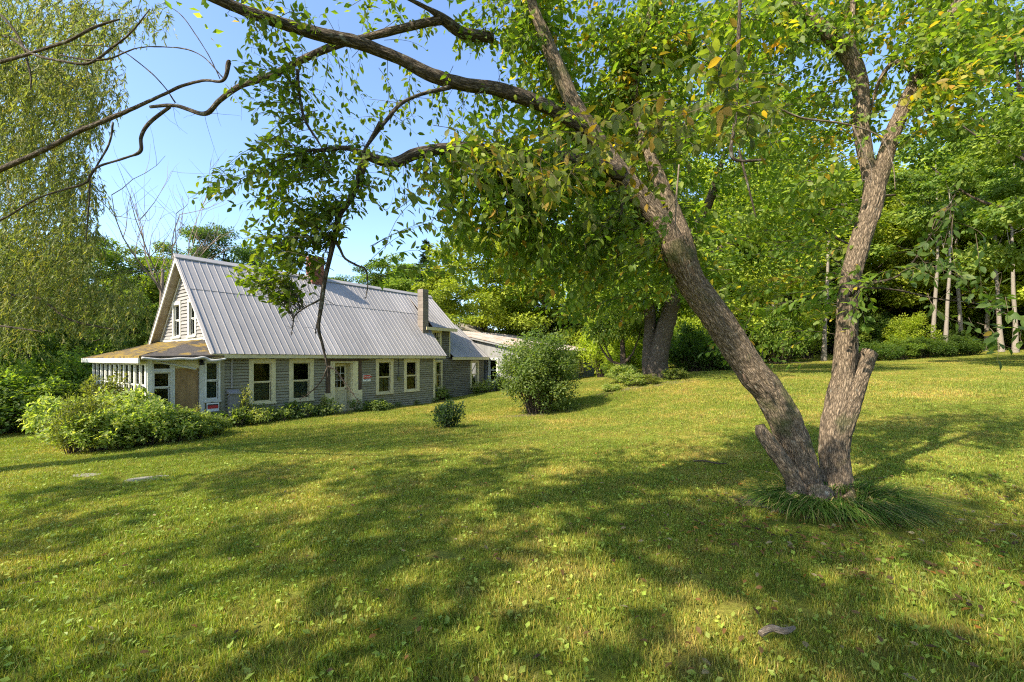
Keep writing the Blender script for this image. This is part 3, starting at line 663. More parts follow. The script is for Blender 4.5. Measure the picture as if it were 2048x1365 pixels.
for (a0, a1) in ((3.97, 4.17), (5.0, 5.27)):
    b = MB(); pb(b, a0, a1, -.3, 2.1, -.02, .075); b.build('side_panel', M['cream'], farm)
for (a0, a1) in ((4.17, 4.2), (4.95, 5.0)):
    b = MB(); pb(b, a0, a1, -.3, 2.08, -.32, -.0); b.build('jamb', M['cream'], farm)
b = MB(); pb(b, 4.17, 5.0, 2.02, 2.1, -.32, .07); b.build('door_head', M['cream'], farm)
for (a0, a1, lz) in ((3.74, 3.97, .80), (5.27, 5.47, .86)):
    b = MB(); pb(b, a0, a1, -.35, lz, -.02, .085); b.build('lower_panel', M['cream'], farm)
    b = MB(); pb(b, a0 + .04, a1 - .02, lz, 2.1, -.02, .065); b.build('exposed_post', M['dark_wood'], farm)
b = MB(); pb(b, 3.72, 5.56, 2.11, 2.30, -.02, .12); b.rod(front.p(3.5, 2.17, .1), front.p(3.75, 2.2, .1), .02, 5); b.rod(front.p(5.5, 2.2, .1), front.p(5.74, 2.16, .14), .03, 5); b.build('lintel', M['dark_wood'], farm)
b = MB(); pb(b, 4.17, 5.0, -.4, -.03, -.3, .25); b.build('doorstep', M['stone'], farm)

# meter, conduit and cabinet on the wall
me_ = empty('electric_meter', (HO[0], HO[1], HZ), HA, label='small olive utility meter box on conduit between two front windows', cat='meter')
b = MB(); pb(b, 7.42, 7.6, 1.2, 1.36, .03, .12); b.build('meter_box', M['olive'], me_)
b = MB(); b.rod(front.p(7.51, 1.36, .05), front.p(7.51, 2.3, .05), .012, 6); b.rod(front.p(7.35, 1.42, .05), front.p(7.51, 1.4, .05), .012, 6); b.build('conduit', M['wire'], me_)
cb = empty('wall_cabinet', (HO[0], HO[1], HZ), HA, label='low white box with grey sloped lid against wall by the porch corner', cat='cabinet')
b = MB(); pb(b, .2, .5, .42, 1.02, .035, .25); b.build('cabinet_body', M['siding_white'], cb)
b = MB(); b.hexa([front.p(.17, 1.02, .03), front.p(.53, 1.02, .03), front.p(.53, 1.02, .31), front.p(.17, 1.02, .31), front.p(.17, 1.16, .03), front.p(.53, 1.16, .03), front.p(.53, 1.05, .31), front.p(.17, 1.05, .31)]); b.build('lid', M['metal'], cb)
b = MB(); pb(b, .18, .21, -.1, .42, .05, .34); pb(b, .47, .5, -.1, .42, .05, .34); b.build('legs', M['metal'], cb)
b = MB(); b.rod(front.p(.33, 1.2, .06), front.p(.33, 2.3, .06), .025, 6); b.build('vent_pipe', M['metal'], cb)

def text_mesh(root, s, pl, u, z, d, size, m):
    cu = bpy.data.curves.new('letters', 'FONT'); cu.body = s; cu.size = size; cu.align_x = 'CENTER'; cu.align_y = 'CENTER'; cu.extrude = .0015
    o = bpy.data.objects.new('tmp', cu); C.objects.link(o); dg = bpy.context.evaluated_depsgraph_get()
    me = bpy.data.meshes.new_from_object(o.evaluated_get(dg)); bpy.data.objects.remove(o)
    me.materials.clear(); me.materials.append(m); t = link('lettering', me, root)
    mt = Matrix(((pl.u[0], 0, pl.n[0], 0), (pl.u[1], 0, pl.n[1], 0), (0, 1, 0, 0), (0, 0, 0, 1))); q = pl.p(u, z, d); mt.translation = Vector(q); t.matrix_local = mt
    return t
sg = empty('warning_sign', (HO[0], HO[1], HZ), HA, label='small red and white warning sign right of the front door', cat='sign')
b = MB(); pb(b, 5.53, 5.93, 1.19, 1.50, .03, .036); b.build('sign_board', M['signwhite'], sg)
b = MB(); b.prism([front.p(5.555, 1.33, .038), front.p(5.905, 1.33, .038), front.p(5.905, 1.48, .038), front.p(5.555, 1.48, .038)], front.n * .003); b.prism([front.p(5.905, 1.36, .0385), front.p(6.02, 1.405, .0385), front.p(5.905, 1.45, .0385)], front.n * .003); b.build('red_band', M['red'], sg)
text_mesh(sg, 'DANGER', front, 5.73, 1.405, .044, .085, M['signwhite'])
text_mesh(sg, 'KEEP OUT', front, 5.73, 1.292, .040, .06, M['black'])
text_mesh(sg, '•••', front, 5.73, 1.232, .040, .07, M['black'])
ps = empty('yard_sign', (HO[0], HO[1], HZ), HA, label='small framed red and black notice under the porch window right of plywood door', cat='sign')
b = MB(); pb(b, -.43, -.07, .48, .76, .1, .105); b.build('sign_board', M['signwhite'], ps)
b = MB(); pb(b, -.405, -.095, .575, .68, .106, .109); b.build('red_panel', M['red'], ps)
b = MB(); pb(b, -.405, -.095, .68, .72, .106, .109); b.build('black_panel', M['black'], ps)

# ------------------------------------------------------------------ glazed porch
po = hroot('enclosed_porch', label='dilapidated white glazed porch with mossy roof and plywood door', cat='porch')
PX = -1.93; side = Plane((PX, 0, 0), (0, 1, 0), (-1, 0, 0)); pf = Plane((0, -.02, 0), (1, 0, 0), (0, -1, 0))
# front wall pieces (left to right)
b = MB(); pf.box(b, PX, PX + .10, -.3, 2.22, -.1, .03); b.build('corner_post', M['white'], po)
b = MB(); side.box(b, -.02, .12, -.3, 2.22, -.0, .03); b.build('corner_post', M['white'], po)
b = MB(); pf.box(b, PX + .1, -1.33, -.3, .66, -.08, 0); b.build('knee_wall', M['siding'], po)
window(po, pf, PX + .10, -1.33, .66, 1.84, M['white'], trim=.05, peak=0, low=.55)
b = MB(); pf.box(b, PX + .1, -1.33, 1.84, 1.9, -.06, .02); pf.box(b, PX + .1, PX + .15, 1.9, 2.05, -.06, .02); pf.box(b, -1.38, -1.33, 1.9, 2.05, -.06, .02); b.build('transom_frame', M['white'], po)
b = MB(); pf.box(b, PX + .15, -1.38, 1.9, 2.05, -.035, -.03); b.build('pane', M['glass'], po)
b = MB(); pf.box(b, PX + .1, -.5, 2.05, 2.24, -.06, .01); b.build('frieze_board', M['cream'], po)
b = MB(); pf.box(b, -1.33, -1.26, -.3, 2.05, -.06, .03); b.build('door_post', M['white'], po)
b = MB(); pf.box(b, -1.255, -.62, -.02, 1.9, -.05, -.03); b.build('plywood_door', M['plywood'], po)
b = MB(); pf.box(b, -1.26, -.6, 1.9, 2.05, -.06, .005); b.build('door_head', M['cream'], po)
b = MB(); pf.box(b, -.61, -.47, -.3, 2.1, -.06, .04); b.build('door_post', M['white'], po)
window(po, pf, -.47, -.02, .78, 2.14, M['white'], trim=.05, peak=0, curtain=[(.2, 1, 0, 1)])
b = MB(); pf.box(b, -.47, -.02, -.3, .78, -.08, 0); b.build('knee_wall', M['siding'], po)
b = MB(); pf.box(b, -.02, .1, -.3, 2.3, -.02, .055); b.build('corner_board', M['siding'], po)
b = MB(); b.rod(pf.p(-1.75, 2.12, .06), pf.p(-.72, 1.87, .10), .028, 4); b.build('fallen_trim', M['white'], po)
b = MB(); b.rod(pf.p(-.56, 2.15, .0), pf.p(-.56, 2.02, .08), .045, 8, .07); b.build('porch_light', M['black'], po)
# side wall
b = MB(); side.box(b, .12, 5.8, -.5, .62, -.08, 0); b.build('knee_wall', M['siding_white'], po)
b = MB(); side.box(b, .05, 5.8, 2.08, 2.24, -.08, .01); b.build('header', M['white'], po)
y = .14; wdt = .47
while y < 5.5:
    window(po, side, y, y + wdt, .62, 2.08, M['white'], trim=.035, peak=0, d1=.006, curtain=[(.1, .8, 0, .9)] if int(y * 10) % 3 == 1 else None)
    y += wdt
    b = MB(); side.box(b, y, y + .06, .62, 2.08, -.06, .012); b.build('mullion', M['white'], po); y += .06
b = MB(); b.box(PX, 0, 5.72, 5.8, -.5, 2.2); b.build('end_wall', M['siding_white'], po)
b = MB(); b.box(PX + .08, -.11, .1, 5.7, -.15, -.1); b.build('floor', M['interior'], po)
# roof: hip, low pitch, mossy
e0x, e0y, ze, zt = -2.2, -.32, 2.27, 2.86
b = MB(); A_ = (e0x, e0y, ze); B_ = (e0x, 6.1, ze - .05); C1 = (-.04, 5.8, zt); D1 = (-.04, 1.3, zt); E1 = (.0, e0y, ze + .03)
n_ = 18
def grid_patch(b, a, b_, c, d, nu, nv, amp, th=.05):
    a, b_, c, d = map(np.array, (a, b_, c, d)); i0 = len(b.v)
    pts = []
    for i in range(nu + 1):
        for j in range(nv + 1):
            s, t = i / nu, j / nv; pts.append((a * (1 - s) + b_ * s) * (1 - t) + (d * (1 - s) + c * s) * t)
    pts = np.array(pts); bump = amp * (fbm(pts * 2.5 + 3, 3) + .15); pts2 = pts.copy(); pts2[:, 2] += bump; lo = pts.copy(); lo[:, 2] -= th
    b.v += [tuple(map(float, q)) for q in pts2] + [tuple(map(float, q)) for q in lo]; m_ = len(pts)
    for i in range(nu):
        for j in range(nv):
            q = i0 + i * (nv + 1) + j; b.f.append((q, q + nv + 1, q + nv + 2, q + 1)); b.f.append((q + m_, q + m_ + 1, q + m_ + nv + 2, q + m_ + nv + 1))
    for i in range(nu):
        for j in (0, nv):
            q = i0 + i * (nv + 1) + j; b.f.append((q, q + m_, q + m_ + nv + 1, q + nv + 1))
    for j in range(nv):
        for i in (0, nu):
            q = i0 + i * (nv + 1) + j; b.f.append((q, q + 1, q + m_ + 1, q + m_))
    return b
b = MB(); grid_patch(b, A_, B_, C1, D1, 40, 14, .07); b.build('mossy_roof', M['moss'], po)
b = MB(); grid_patch(b, E1, A_, D1, D1, 16, 12, .05); b.build('hip_roof', M['shingle'], po)
b = MB(); b.box(e0x - .02, e0x + .02, e0y, 6.1, ze - .2, ze - .05); b.build('fascia', M['white'], po)
b = MB(); b.box(e0x, 0, -.03, -.0, ze - .14, ze - .02); b.build('fascia', M['rake'], po)
gt = [(-2.15, -.36, 2.22), (-1.7, -.38, 2.17), (-1.25, -.36, 2.20), (-.9, -.37, 2.19), (-.62, -.37, 2.24), (-.45, -.36, 2.16), (-.3, -.4, 2.14), (0.02, -.38, 2.2)]
v, t, c_ = tube(gt, [.04, .035, .04, .04, .035, .05, .045, .03], 8, .04, wob=.2, seed=2); link('gutter', mesh_np('gutter', v, t, M['gutter'], c_, smooth=True), po)

# ------------------------------------------------------------------ barn behind
bn = hroot('barn', label='low grey board barn with patched metal roof behind the farmhouse wing', cat='barn')
bx0, bx1, by = 15.7, 26.2, -1.54
def bz(y): return 2.87 + (y - by) * .2
ge = Plane((bx0, 0, 0), (0, 1, 0), (-1, 0, 0)); bf = Plane((0, by, 0), (1, 0, 0), (0, -1, 0))
WB = (.18, .98, .72, 2.25)
y = by + .05
while y < 5.5:
    y1 = y + random.uniform(.19, .23)
    for q0, q1 in ([(-.4, WB[2]), (WB[3], None)] if (y1 > WB[0] + .08 and y < WB[1] - .08) else [(-.4, None)]):
        b = MB(); ze0, ze1 = (bz(y) - .08, bz(y1) - .08) if q1 is None else (q1, q1); d = random.uniform(.018, .028)
        b.hexa([ge.p(y, q0, 0), ge.p(y1 - .006, q0, 0), ge.p(y1 - .006, q0, d), ge.p(y, q0, d), ge.p(y, ze0, 0), ge.p(y1 - .006, ze1, 0), ge.p(y1 - .006, ze1, d), ge.p(y, ze0, d)])
        b.build('board', M['barn'], bn)
    y = y1
window(bn, ge, *WB, M['white'], trim=.12, peak=0)
x = bx0
WS = (23.5, 24.3, 1.1, 2.45)
while x < bx1 - .05:
    x1 = x + random.uniform(.2, .26)
    for q0, q1 in ([(-.4, WS[2]), (WS[3], 2.66)] if (x1 > WS[0] + .08 and x < WS[1] - .08) else [(-.4, 2.66)]):
        b = MB(); d = random.uniform(.018, .03); bf.box(b, x, x1 - .01, q0, q1, 0, d); b.build('board', M['shed'], bn)
    x = x1
window(bn, bf, *WS, M['cream'], trim=.14, peak=0)
b = MB(); b.box(bx0 + .1, bx1, by + .005, by + .06, -.4, .95); b.box(bx0 + .1, WS[0] + .1, by + .005, by + .06, .95, 2.7); b.box(WS[1] - .1, bx1, by + .005, by + .06, .95, 2.7)
b.box(bx0 + .005, bx0 + .06, by, .22, -.4, 2.8); b.box(bx0 + .005, bx0 + .06, .94, 5.5, -.4, 3.2); b.box(bx0 + .005, bx0 + .06, .22, .94, -.4, .85); b.box(bx1 - .05, bx1, by, 5.5, -.4, 2.8); b.build('inner_wall', M['dark_wood'], bn)
b = MB(); b.hexa([(bx0 - .28, by - .3, 2.6), (bx1 + .25, by - .3, 2.6), (bx1 + .25, by - .26, 2.6), (bx0 - .28, by - .26, 2.6), (bx0 - .28, by - .3, 2.82), (bx1 + .25, by - .3, 2.82), (bx1 + .25, by - .26, 2.82), (bx0 - .28, by - .26, 2.82)]); b.build('fascia', M['shed'], bn)
x = bx0 - .3
while x < bx1 + .3:
    wd = min(.9, bx1 + .32 - x); roof_panel(bn, (x, by - .34, bz(by - .34)), (x, 5.5, bz(5.5)), (1, 0, 0), wd, M['metal_old'], pitch=.3, rib=.03); x += .9
b = MB(); b.hexa([(bx0 - .28, 5.5, bz(5.5)), (bx1 + .3, 5.5, bz(5.5)), (bx1 + .3, 12, 2.4), (bx0 - .28, 12, 2.4), (bx0 - .28, 5.5, bz(5.5) + .03), (bx1 + .3, 5.5, bz(5.5) + .03), (bx1 + .3, 12, 2.43), (bx0 - .28, 12, 2.43)]); b.build('rear_roof', M['metal_old'], bn)
b = MB(); b.hexa([(bx0 - .26, by - .3, bz(by - .3) - .14), (bx0 - .24, by - .3, bz(by - .3) - .14), (bx0 - .24, 5.5, bz(5.5) - .14), (bx0 - .26, 5.5, bz(5.5) - .14), (bx0 - .26, by - .3, bz(by - .3) - .02), (bx0 - .24, by - .3, bz(by - .3) - .02), (bx0 - .24, 5.5, bz(5.5) - .02), (bx0 - .26, 5.5, bz(5.5) - .02)]); b.build('rake_board', M['barn'], bn)
# small lit roof piece seen above the wing
sh2 = hroot('shed', label='far shed roof showing above the wing in front of maple foliage', cat='shed')
b = MB(); b.box(19, 25, 7, 12, -.5, 4.3); b.build('wall', M['barn'], sh2)
b = MB(); b.hexa([(18.6, 6.6, 4.2), (25.4, 6.6, 4.2), (25.4, 9.5, 5.3), (18.6, 9.5, 5.3), (18.6, 6.6, 4.26), (25.4, 6.6, 4.26), (25.4, 9.5, 5.36), (18.6, 9.5, 5.36)]); b.hexa([(18.6, 9.5, 5.3), (25.4, 9.5, 5.3), (25.4, 12.4, 4.2), (18.6, 12.4, 4.2), (18.6, 9.5, 5.36), (25.4, 9.5, 5.36), (25.4, 12.4, 4.26), (18.6, 12.4, 4.26)]); b.build('roof', M['metal_old'], sh2)

# service wire to the gable
v0 = np.array([*hw(-.3, 3.1), HZ + 5.65]); v1 = at(-400, 470, 9)
segs = []
for dz in (0, -.07):
    pts = [v0 + (v1 - v0) * t + np.array([0, 0, dz - 1.0 * 4 * t * (1 - t) * .5]) for t in np.linspace(0, 1, 24)]; segs.append((pts, .009, .009))
v, t, c_ = twigs_mesh(segs); link('service_wire', mesh_np('service_wire', v, t, M['wire'], c_), label='thin overhead service wire running from the gable off to the left', cat='wire')

# ------------------------------------------------------------------ the forked tree in the foreground
big = empty('forked_tree', gp(1640, 4.65), label='gnarled forked tree with two leaning trunks rising from one base on the lawn', cat='tree')
BO = np.array(big.location)
def pr(pts):
    """(px, py, depth, width px) -> path, radii"""
    return [at(a, b_, d) for a, b_, d, w_ in pts], [w_ * .5 * d / F * .97 / math.sqrt(1 + ((a - CX) / F) ** 2 + .4 * ((b_ - CY) / F) ** 2) for a, b_, d, w_ in pts]
SK = []   # skeleton samples for attaching twigs
def limb(name, pts, root, m, seg=24, step=.05, relief=.004, wob=.12, seed=0, crook=0., o0=None, sk=True, cap=True, ws=1.0):
    o0 = BO if o0 is None else o0
    p_, r_ = pr(pts); r_ = [q * ws for q in r_]; v, t, c_ = tube(p_, r_, seg, step, relief, wob, cap, seed, crook=crook)
    if sk: SK.append(catmull(np.array(p_), 8))
    return link(name, mesh_np(name, v - o0, t, m, c_, smooth=True), root)
limb('trunk', [(1628, 1045, 4.55, 190), (1616, 1000, 4.55, 110), (1600, 930, 4.55, 86), (1578, 860, 4.55, 84), (1542, 790, 4.55, 80), (1508, 750, 4.53, 78), (1471, 694, 4.5, 75), (1426, 627, 4.45, 72), (1380, 560, 4.4, 72), (1356, 505, 4.35, 76), (1345, 478, 4.32, 70)], big, M['bark'], 140, .012, .020, .16, 1, ws=.84)
limb('limb', [(1352, 500, 4.35, 60), (1330, 455, 4.32, 60), (1296, 410, 4.3, 56), (1238, 345, 4.25, 54), (1198, 287, 4.2, 48), (1146, 205, 4.1, 44), (1110, 125, 4.1, 40), (1085, 60, 4.1, 34), (1062, 0, 4.1, 28), (1050, -120, 4.2, 24), (1045, -260, 4.3, 16)], big, M['bark'], 60, .02, .012, .15, 2, ws=.78)
limb('limb', [(1376, 530, 4.4, 46), (1366, 480, 4.45, 44), (1340, 410, 4.5, 36), (1307, 330, 4.55, 30), (1285, 270, 4.6, 24), (1268, 190, 4.7, 20), (1290, 100, 4.8, 15), (1300, 0, 4.9, 12), (1310, -150, 5, 8)], big, M['bark'], 40, .025, .008, .15, 3, ws=.9)
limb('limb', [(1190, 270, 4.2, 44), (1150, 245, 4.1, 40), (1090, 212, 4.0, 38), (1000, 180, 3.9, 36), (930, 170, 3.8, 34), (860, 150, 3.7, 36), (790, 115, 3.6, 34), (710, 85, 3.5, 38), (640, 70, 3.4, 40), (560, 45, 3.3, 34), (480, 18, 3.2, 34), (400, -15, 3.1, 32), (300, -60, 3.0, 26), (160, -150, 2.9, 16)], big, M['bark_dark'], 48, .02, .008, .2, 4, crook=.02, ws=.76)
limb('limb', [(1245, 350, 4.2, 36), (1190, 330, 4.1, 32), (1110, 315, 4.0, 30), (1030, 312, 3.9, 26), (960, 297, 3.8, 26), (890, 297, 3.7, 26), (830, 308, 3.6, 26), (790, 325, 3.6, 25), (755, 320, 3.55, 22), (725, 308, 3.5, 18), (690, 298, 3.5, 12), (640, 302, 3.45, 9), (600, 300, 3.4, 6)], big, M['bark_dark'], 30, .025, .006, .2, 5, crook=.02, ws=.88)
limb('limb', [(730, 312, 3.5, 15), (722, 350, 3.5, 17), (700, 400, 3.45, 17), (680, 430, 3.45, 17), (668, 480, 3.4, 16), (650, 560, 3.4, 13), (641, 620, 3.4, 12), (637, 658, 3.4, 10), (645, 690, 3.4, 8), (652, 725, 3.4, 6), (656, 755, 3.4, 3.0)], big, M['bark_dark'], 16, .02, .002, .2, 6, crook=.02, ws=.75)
for sd, pts in enumerate([
    [(655, 735, 3.4, 4), (640, 765, 3.4, 3), (615, 790, 3.4, 2.4), (597, 801, 3.4, 1)],
    [(656, 733, 3.4, 4), (672, 742, 3.38, 3.4), (685, 760, 3.36, 3), (700, 780, 3.35, 2.6), (721, 808, 3.35, 1.6)],
    [(669, 478, 3.4, 9), (680, 500, 3.4, 6), (690, 518, 3.4, 5), (715, 532, 3.4, 4.5), (731, 540, 3.4, 4), (735, 570, 3.4, 3), (731, 598, 3.4, 1.6)],
    [(640, 600, 3.4, 5), (610, 616, 3.4, 4), (590, 632, 3.4, 3.4), (586, 652, 3.4, 2.6), (583, 672, 3.4, 1.2)],
    [(636, 640, 3.4, 4), (632, 656, 3.4, 3), (630, 668, 3.4, 1.5)],
    [(760, 245, 3.5, 8), (740, 280, 3.5, 7), (722, 320, 3.5, 8), (712, 370, 3.45, 7)],
    [(900, 175, 3.7, 10), (840, 190, 3.6, 8), (800, 210, 3.6, 8), (770, 245, 3.55, 8), (735, 290, 3.5, 7)],
    [(595, 140, 3.4, 8), (598, 180, 3.4, 7), (610, 240, 3.4, 6), (640, 290, 3.4, 4), (665, 340, 3.4, 2)],
    [(1240, 440, 4.2, 8), (1250, 380, 4.2, 7), (1262, 330, 4.2, 5)],
    [(1480, 0, 3.6, 9), (1475, 120, 3.6, 9), (1470, 240, 3.6, 9), (1462, 300, 3.6, 8), (1475, 322, 3.6, 7), (1530, 320, 3.6, 6)],
    [(1478, 300, 3.6, 5), (1490, 350, 3.6, 5), (1512, 435, 3.6, 3)],
    [(1480, 215, 3.3, 3), (1530, 205, 3.3, 4), (1600, 235, 3.35, 4.5), (1690, 248, 3.4, 4), (1760, 275, 3.4, 3.6), (1785, 330, 3.4, 3), (1790, 380, 3.4, 1.5)],
    [(1705, 250, 3.4, 3.4), (1725, 300, 3.4, 3.4), (1742, 340, 3.4, 3), (1740, 375, 3.4, 2)],
    [(1358, 330, 3.9, 4), (1352, 400, 3.9, 4), (1350, 460, 3.9, 2)],
    [(1700, 592, 4.6, 9), (1725, 572, 4.3, 7), (1790, 556, 4.0, 6), (1830, 520, 3.8, 5), (1880, 440, 3.5, 4), (1910, 390, 3.4, 3)],
    [(1716, 575, 4.3, 5), (1790, 580, 4.1, 4.5), (1870, 597, 3.9, 4), (1960, 610, 3.7, 3), (2040, 640, 3.6, 2)],
    [(1705, 790, 4.7, 10), (1708, 720, 4.6, 9), (1712, 640, 4.55, 8), (1712, 600, 4.5, 6), (1690, 575, 4.5, 3)]]):
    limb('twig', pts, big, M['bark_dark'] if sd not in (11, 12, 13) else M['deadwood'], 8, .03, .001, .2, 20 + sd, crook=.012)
limb('trunk', [(1674, 1030, 4.75, 130), (1672, 965, 4.75, 76), (1668, 890, 4.75, 70), (1675, 830, 4.75, 68), (1688, 760, 4.75, 60), (1692, 694, 4.75, 50), (1694, 627, 4.75, 47), (1701, 560, 4.75, 46), (1722, 480, 4.75, 48), (1742, 420, 4.75, 50), (1750, 370, 4.75, 52), (1750, 345, 4.75, 52)], big, M['bark'], 90, .014, .016, .14, 7, ws=.95)
limb('stub', [(1684, 870, 4.70, 46), (1700, 810, 4.68, 50), (1718, 757, 4.66, 44), (1735, 714, 4.64, 42), (1739, 706, 4.64, 40)], big, M['bark'], 48, .015, .018, .22, 8, sk=False)
limb('stub', [(1604, 1000, 4.42, 44), (1576, 940, 4.4, 40), (1545, 895, 4.42, 40), (1525, 866, 4.44, 34), (1520, 850, 4.45, 24)], big, M['bark'], 40, .015, .02, .3, 9, sk=False, ws=.82)
limb('limb', [(1748, 375, 4.75, 40), (1733, 320, 4.8, 34), (1722, 250, 4.85, 34), (1722, 180, 4.9, 38), (1700, 115, 4.9, 38), (1650, 62, 4.9, 34), (1590, 15, 4.9, 28), (1540, -40, 4.9, 24), (1480, -140, 5, 16)], big, M['bark'], 40, .025, .01, .15, 10)
limb('limb', [(1755, 370, 4.75, 40), (1772, 310, 4.7, 38), (1800, 230, 4.7, 36), (1838, 150, 4.7, 34), (1870, 80, 4.7, 34), (1915, 10, 4.7, 34), (1960, -80, 4.7, 28), (2010, -200, 4.8, 20)], big, M['bark'], 40, .025, .01, .15, 11)
limb('limb', [(1822, 140, 4.7, 14), (1790, 125, 4.8, 13), (1760, 160, 4.9, 10), (1735, 240, 5, 7)], big, M['bark'], 14, .03, .004, .15, 12)
limb('limb', [(1722, 160, 4.9, 14), (1704, 80, 4.9, 14), (1706, 0, 5, 12), (1700, -100, 5, 8)], big, M['bark'], 14, .03, .004, .15, 13)
limb('limb', [(985, 75, 3.9, 22), (930, 68, 3.8, 24), (895, 45, 3.7, 24), (860, 20, 3.6, 12), (800, -10, 3.5, 6)], big, M['bark_dark'], 20, .03, .006, .2, 14)
for sd, pts in enumerate([[(1600, 975, 4.45, 50), (1575, 1010, 4.35, 34), (1545, 1030, 4.28, 18), (1520, 1040, 4.25, 6)], [(1640, 985, 4.35, 60), (1640, 1020, 4.2, 40), (1632, 1050, 4.08, 20), (1625, 1070, 4.0, 6)], [(1690, 985, 4.6, 44), (1712, 1005, 4.55, 28), (1735, 1015, 4.5, 12)]]):
    limb('root', pts, big, M['bark'], 22, .02, .01, .25, 80 + sd, sk=False)
v, t, c_ = tube([at(1486, 748, 4.33), at(1490, 758, 4.325), at(1495, 768, 4.33)], [.006, .014, .006], 16, .01, .004, .1, True, 91); link('knot_hole', mesh_np('knot_hole', v - BO, t, M['dark_wood'], c_[:, :3], smooth=True), big)  # solid dark piece stands in for the shaded hollow of the knot
# bare limb sweeping left across the sky
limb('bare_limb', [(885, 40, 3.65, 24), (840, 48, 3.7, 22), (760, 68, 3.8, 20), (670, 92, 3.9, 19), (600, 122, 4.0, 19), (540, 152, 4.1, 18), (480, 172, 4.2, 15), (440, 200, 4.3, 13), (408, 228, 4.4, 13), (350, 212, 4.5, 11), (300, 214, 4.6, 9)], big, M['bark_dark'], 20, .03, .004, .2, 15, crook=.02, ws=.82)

# leaf sprays: twigs grown from the nearest limb into measured regions
def spray_leaves(blobs, skel, rg, tm, pal, leaf=(.055, .085), spacing=.028, twig_r=.0028, twlen=(.35, .9), droop=.35, dens=1.0):
    skel = np.concatenate(skel); segs = []; LP = []; LD = []; LN = []; LS = []; LC = []
    for (px, py, rx, ry, Y, dY, n) in blobs:
        for _ in range(int(n * dens)):
            while True:
                a, b_ = rg.uniform(-1, 1, 2)
                if a * a + b_ * b_ <= 1: break
            T_ = at(px + a * rx, py + b_ * ry, Y + rg.uniform(-dY, dY))
            d2 = ((skel - T_) ** 2).sum(1); k = rg.choice(np.argsort(d2)[:14]); S0 = skel[k]; dv = T_ - S0; dist = np.linalg.norm(dv) + 1e-6
            ln = rg.uniform(*twlen)
            if dist > ln: S0 = T_ - dv / dist * ln + rg.normal(0, .12, 3) * [1, 1, .6]
            ln = np.linalg.norm(T_ - S0); kk = 7; t = np.linspace(0, 1, kk)[:, None]
            mid = (S0 + T_) / 2 + rg.normal(0, .07, 3) + [0, 0, droop * ln * .35]
            pts = (1 - t) ** 2 * S0 + 2 * t * (1 - t) * mid + t * t * (T_ - [0, 0, droop * ln * .2])
            segs.append((pts, twig_r, twig_r * .3))
            nl = max(4, int(ln * .85 / spacing)); tt = np.linspace(.15, 1, nl) + rg.uniform(-.02, .02, nl); tt = np.clip(tt, 0, 1)[:, None]
            lp = (1 - tt) ** 2 * S0 + 2 * tt * (1 - tt) * mid + tt * tt * (T_ - [0, 0, droop * ln * .2])
            ax = (T_ - S0) / ln
            sd = rg.normal(size=(nl, 3)); sd -= (sd @ ax)[:, None] * ax; sd /= np.linalg.norm(sd, axis=1, keepdims=True)
            d = ax * .55 + sd * .9 + np.array([0, 0, -.45]) * rg.uniform(.3, 1.6, (nl, 1))
            nrm = np.array([0, 0, 1.0]) + rg.normal(0, .55, (nl, 3))
            LP.append(lp + sd * .012); LD.append(d); LN.append(nrm); LS.append(rg.uniform(leaf[0], leaf[1], nl)); 
            base = palette(rg, 1, pal); LC.append(palette(rg, nl, pal) * .6 + base * .4)
    return segs, np.concatenate(LP), np.concatenate(LD), np.concatenate(LN), np.concatenate(LS), np.concatenate(LC)

rg = np.random.default_rng(21)
BLL = [
    (560, 40, 95, 55, 3.2, .3, 34), (500, 150, 55, 45, 3.1, .25, 16), (520, 205, 40, 35, 3.1, .2, 8), (520, 100, 60, 40, 3.2, .2, 16),
    (590, 200, 110, 40, 3.6, .3, 14), (480, 365, 95, 38, 3.2, .25, 22), (600, 300, 120, 70, 3.5, .35, 60), (630, 385, 110, 70, 3.4, .35, 95), (550, 450, 70, 60, 3.4, .3, 50), (548, 498, 50, 50, 3.4, .2, 52), (635, 415, 45, 35, 3.4, .3, 30), (520, 530, 60, 32, 3.4, .2, 34), (485, 548, 30, 22, 3.4, .2, 9),
    (720, 230, 100, 60, 3.8, .4, 26), (830, 225, 60, 45, 4.0, .3, 14), (750, 390, 70, 50, 3.5, .25, 18), (810, 350, 80, 45, 3.3, .3, 18), (700, 330, 70, 60, 3.6, .3, 28),
    (400, 372, 45, 20, 3.1, .1, 4), (440, 360, 50, 25, 3.1, .1, 7),
    (870, 420, 30, 30, 3.1, .15, 5), (930, 250, 70, 90, 4.0, .5, 26), (900, 60, 70, 60, 4.0, .5, 24), (1000, 60, 110, 70, 4.3, .7, 80), (760, 20, 60, 25, 4.5, .4, 8),]
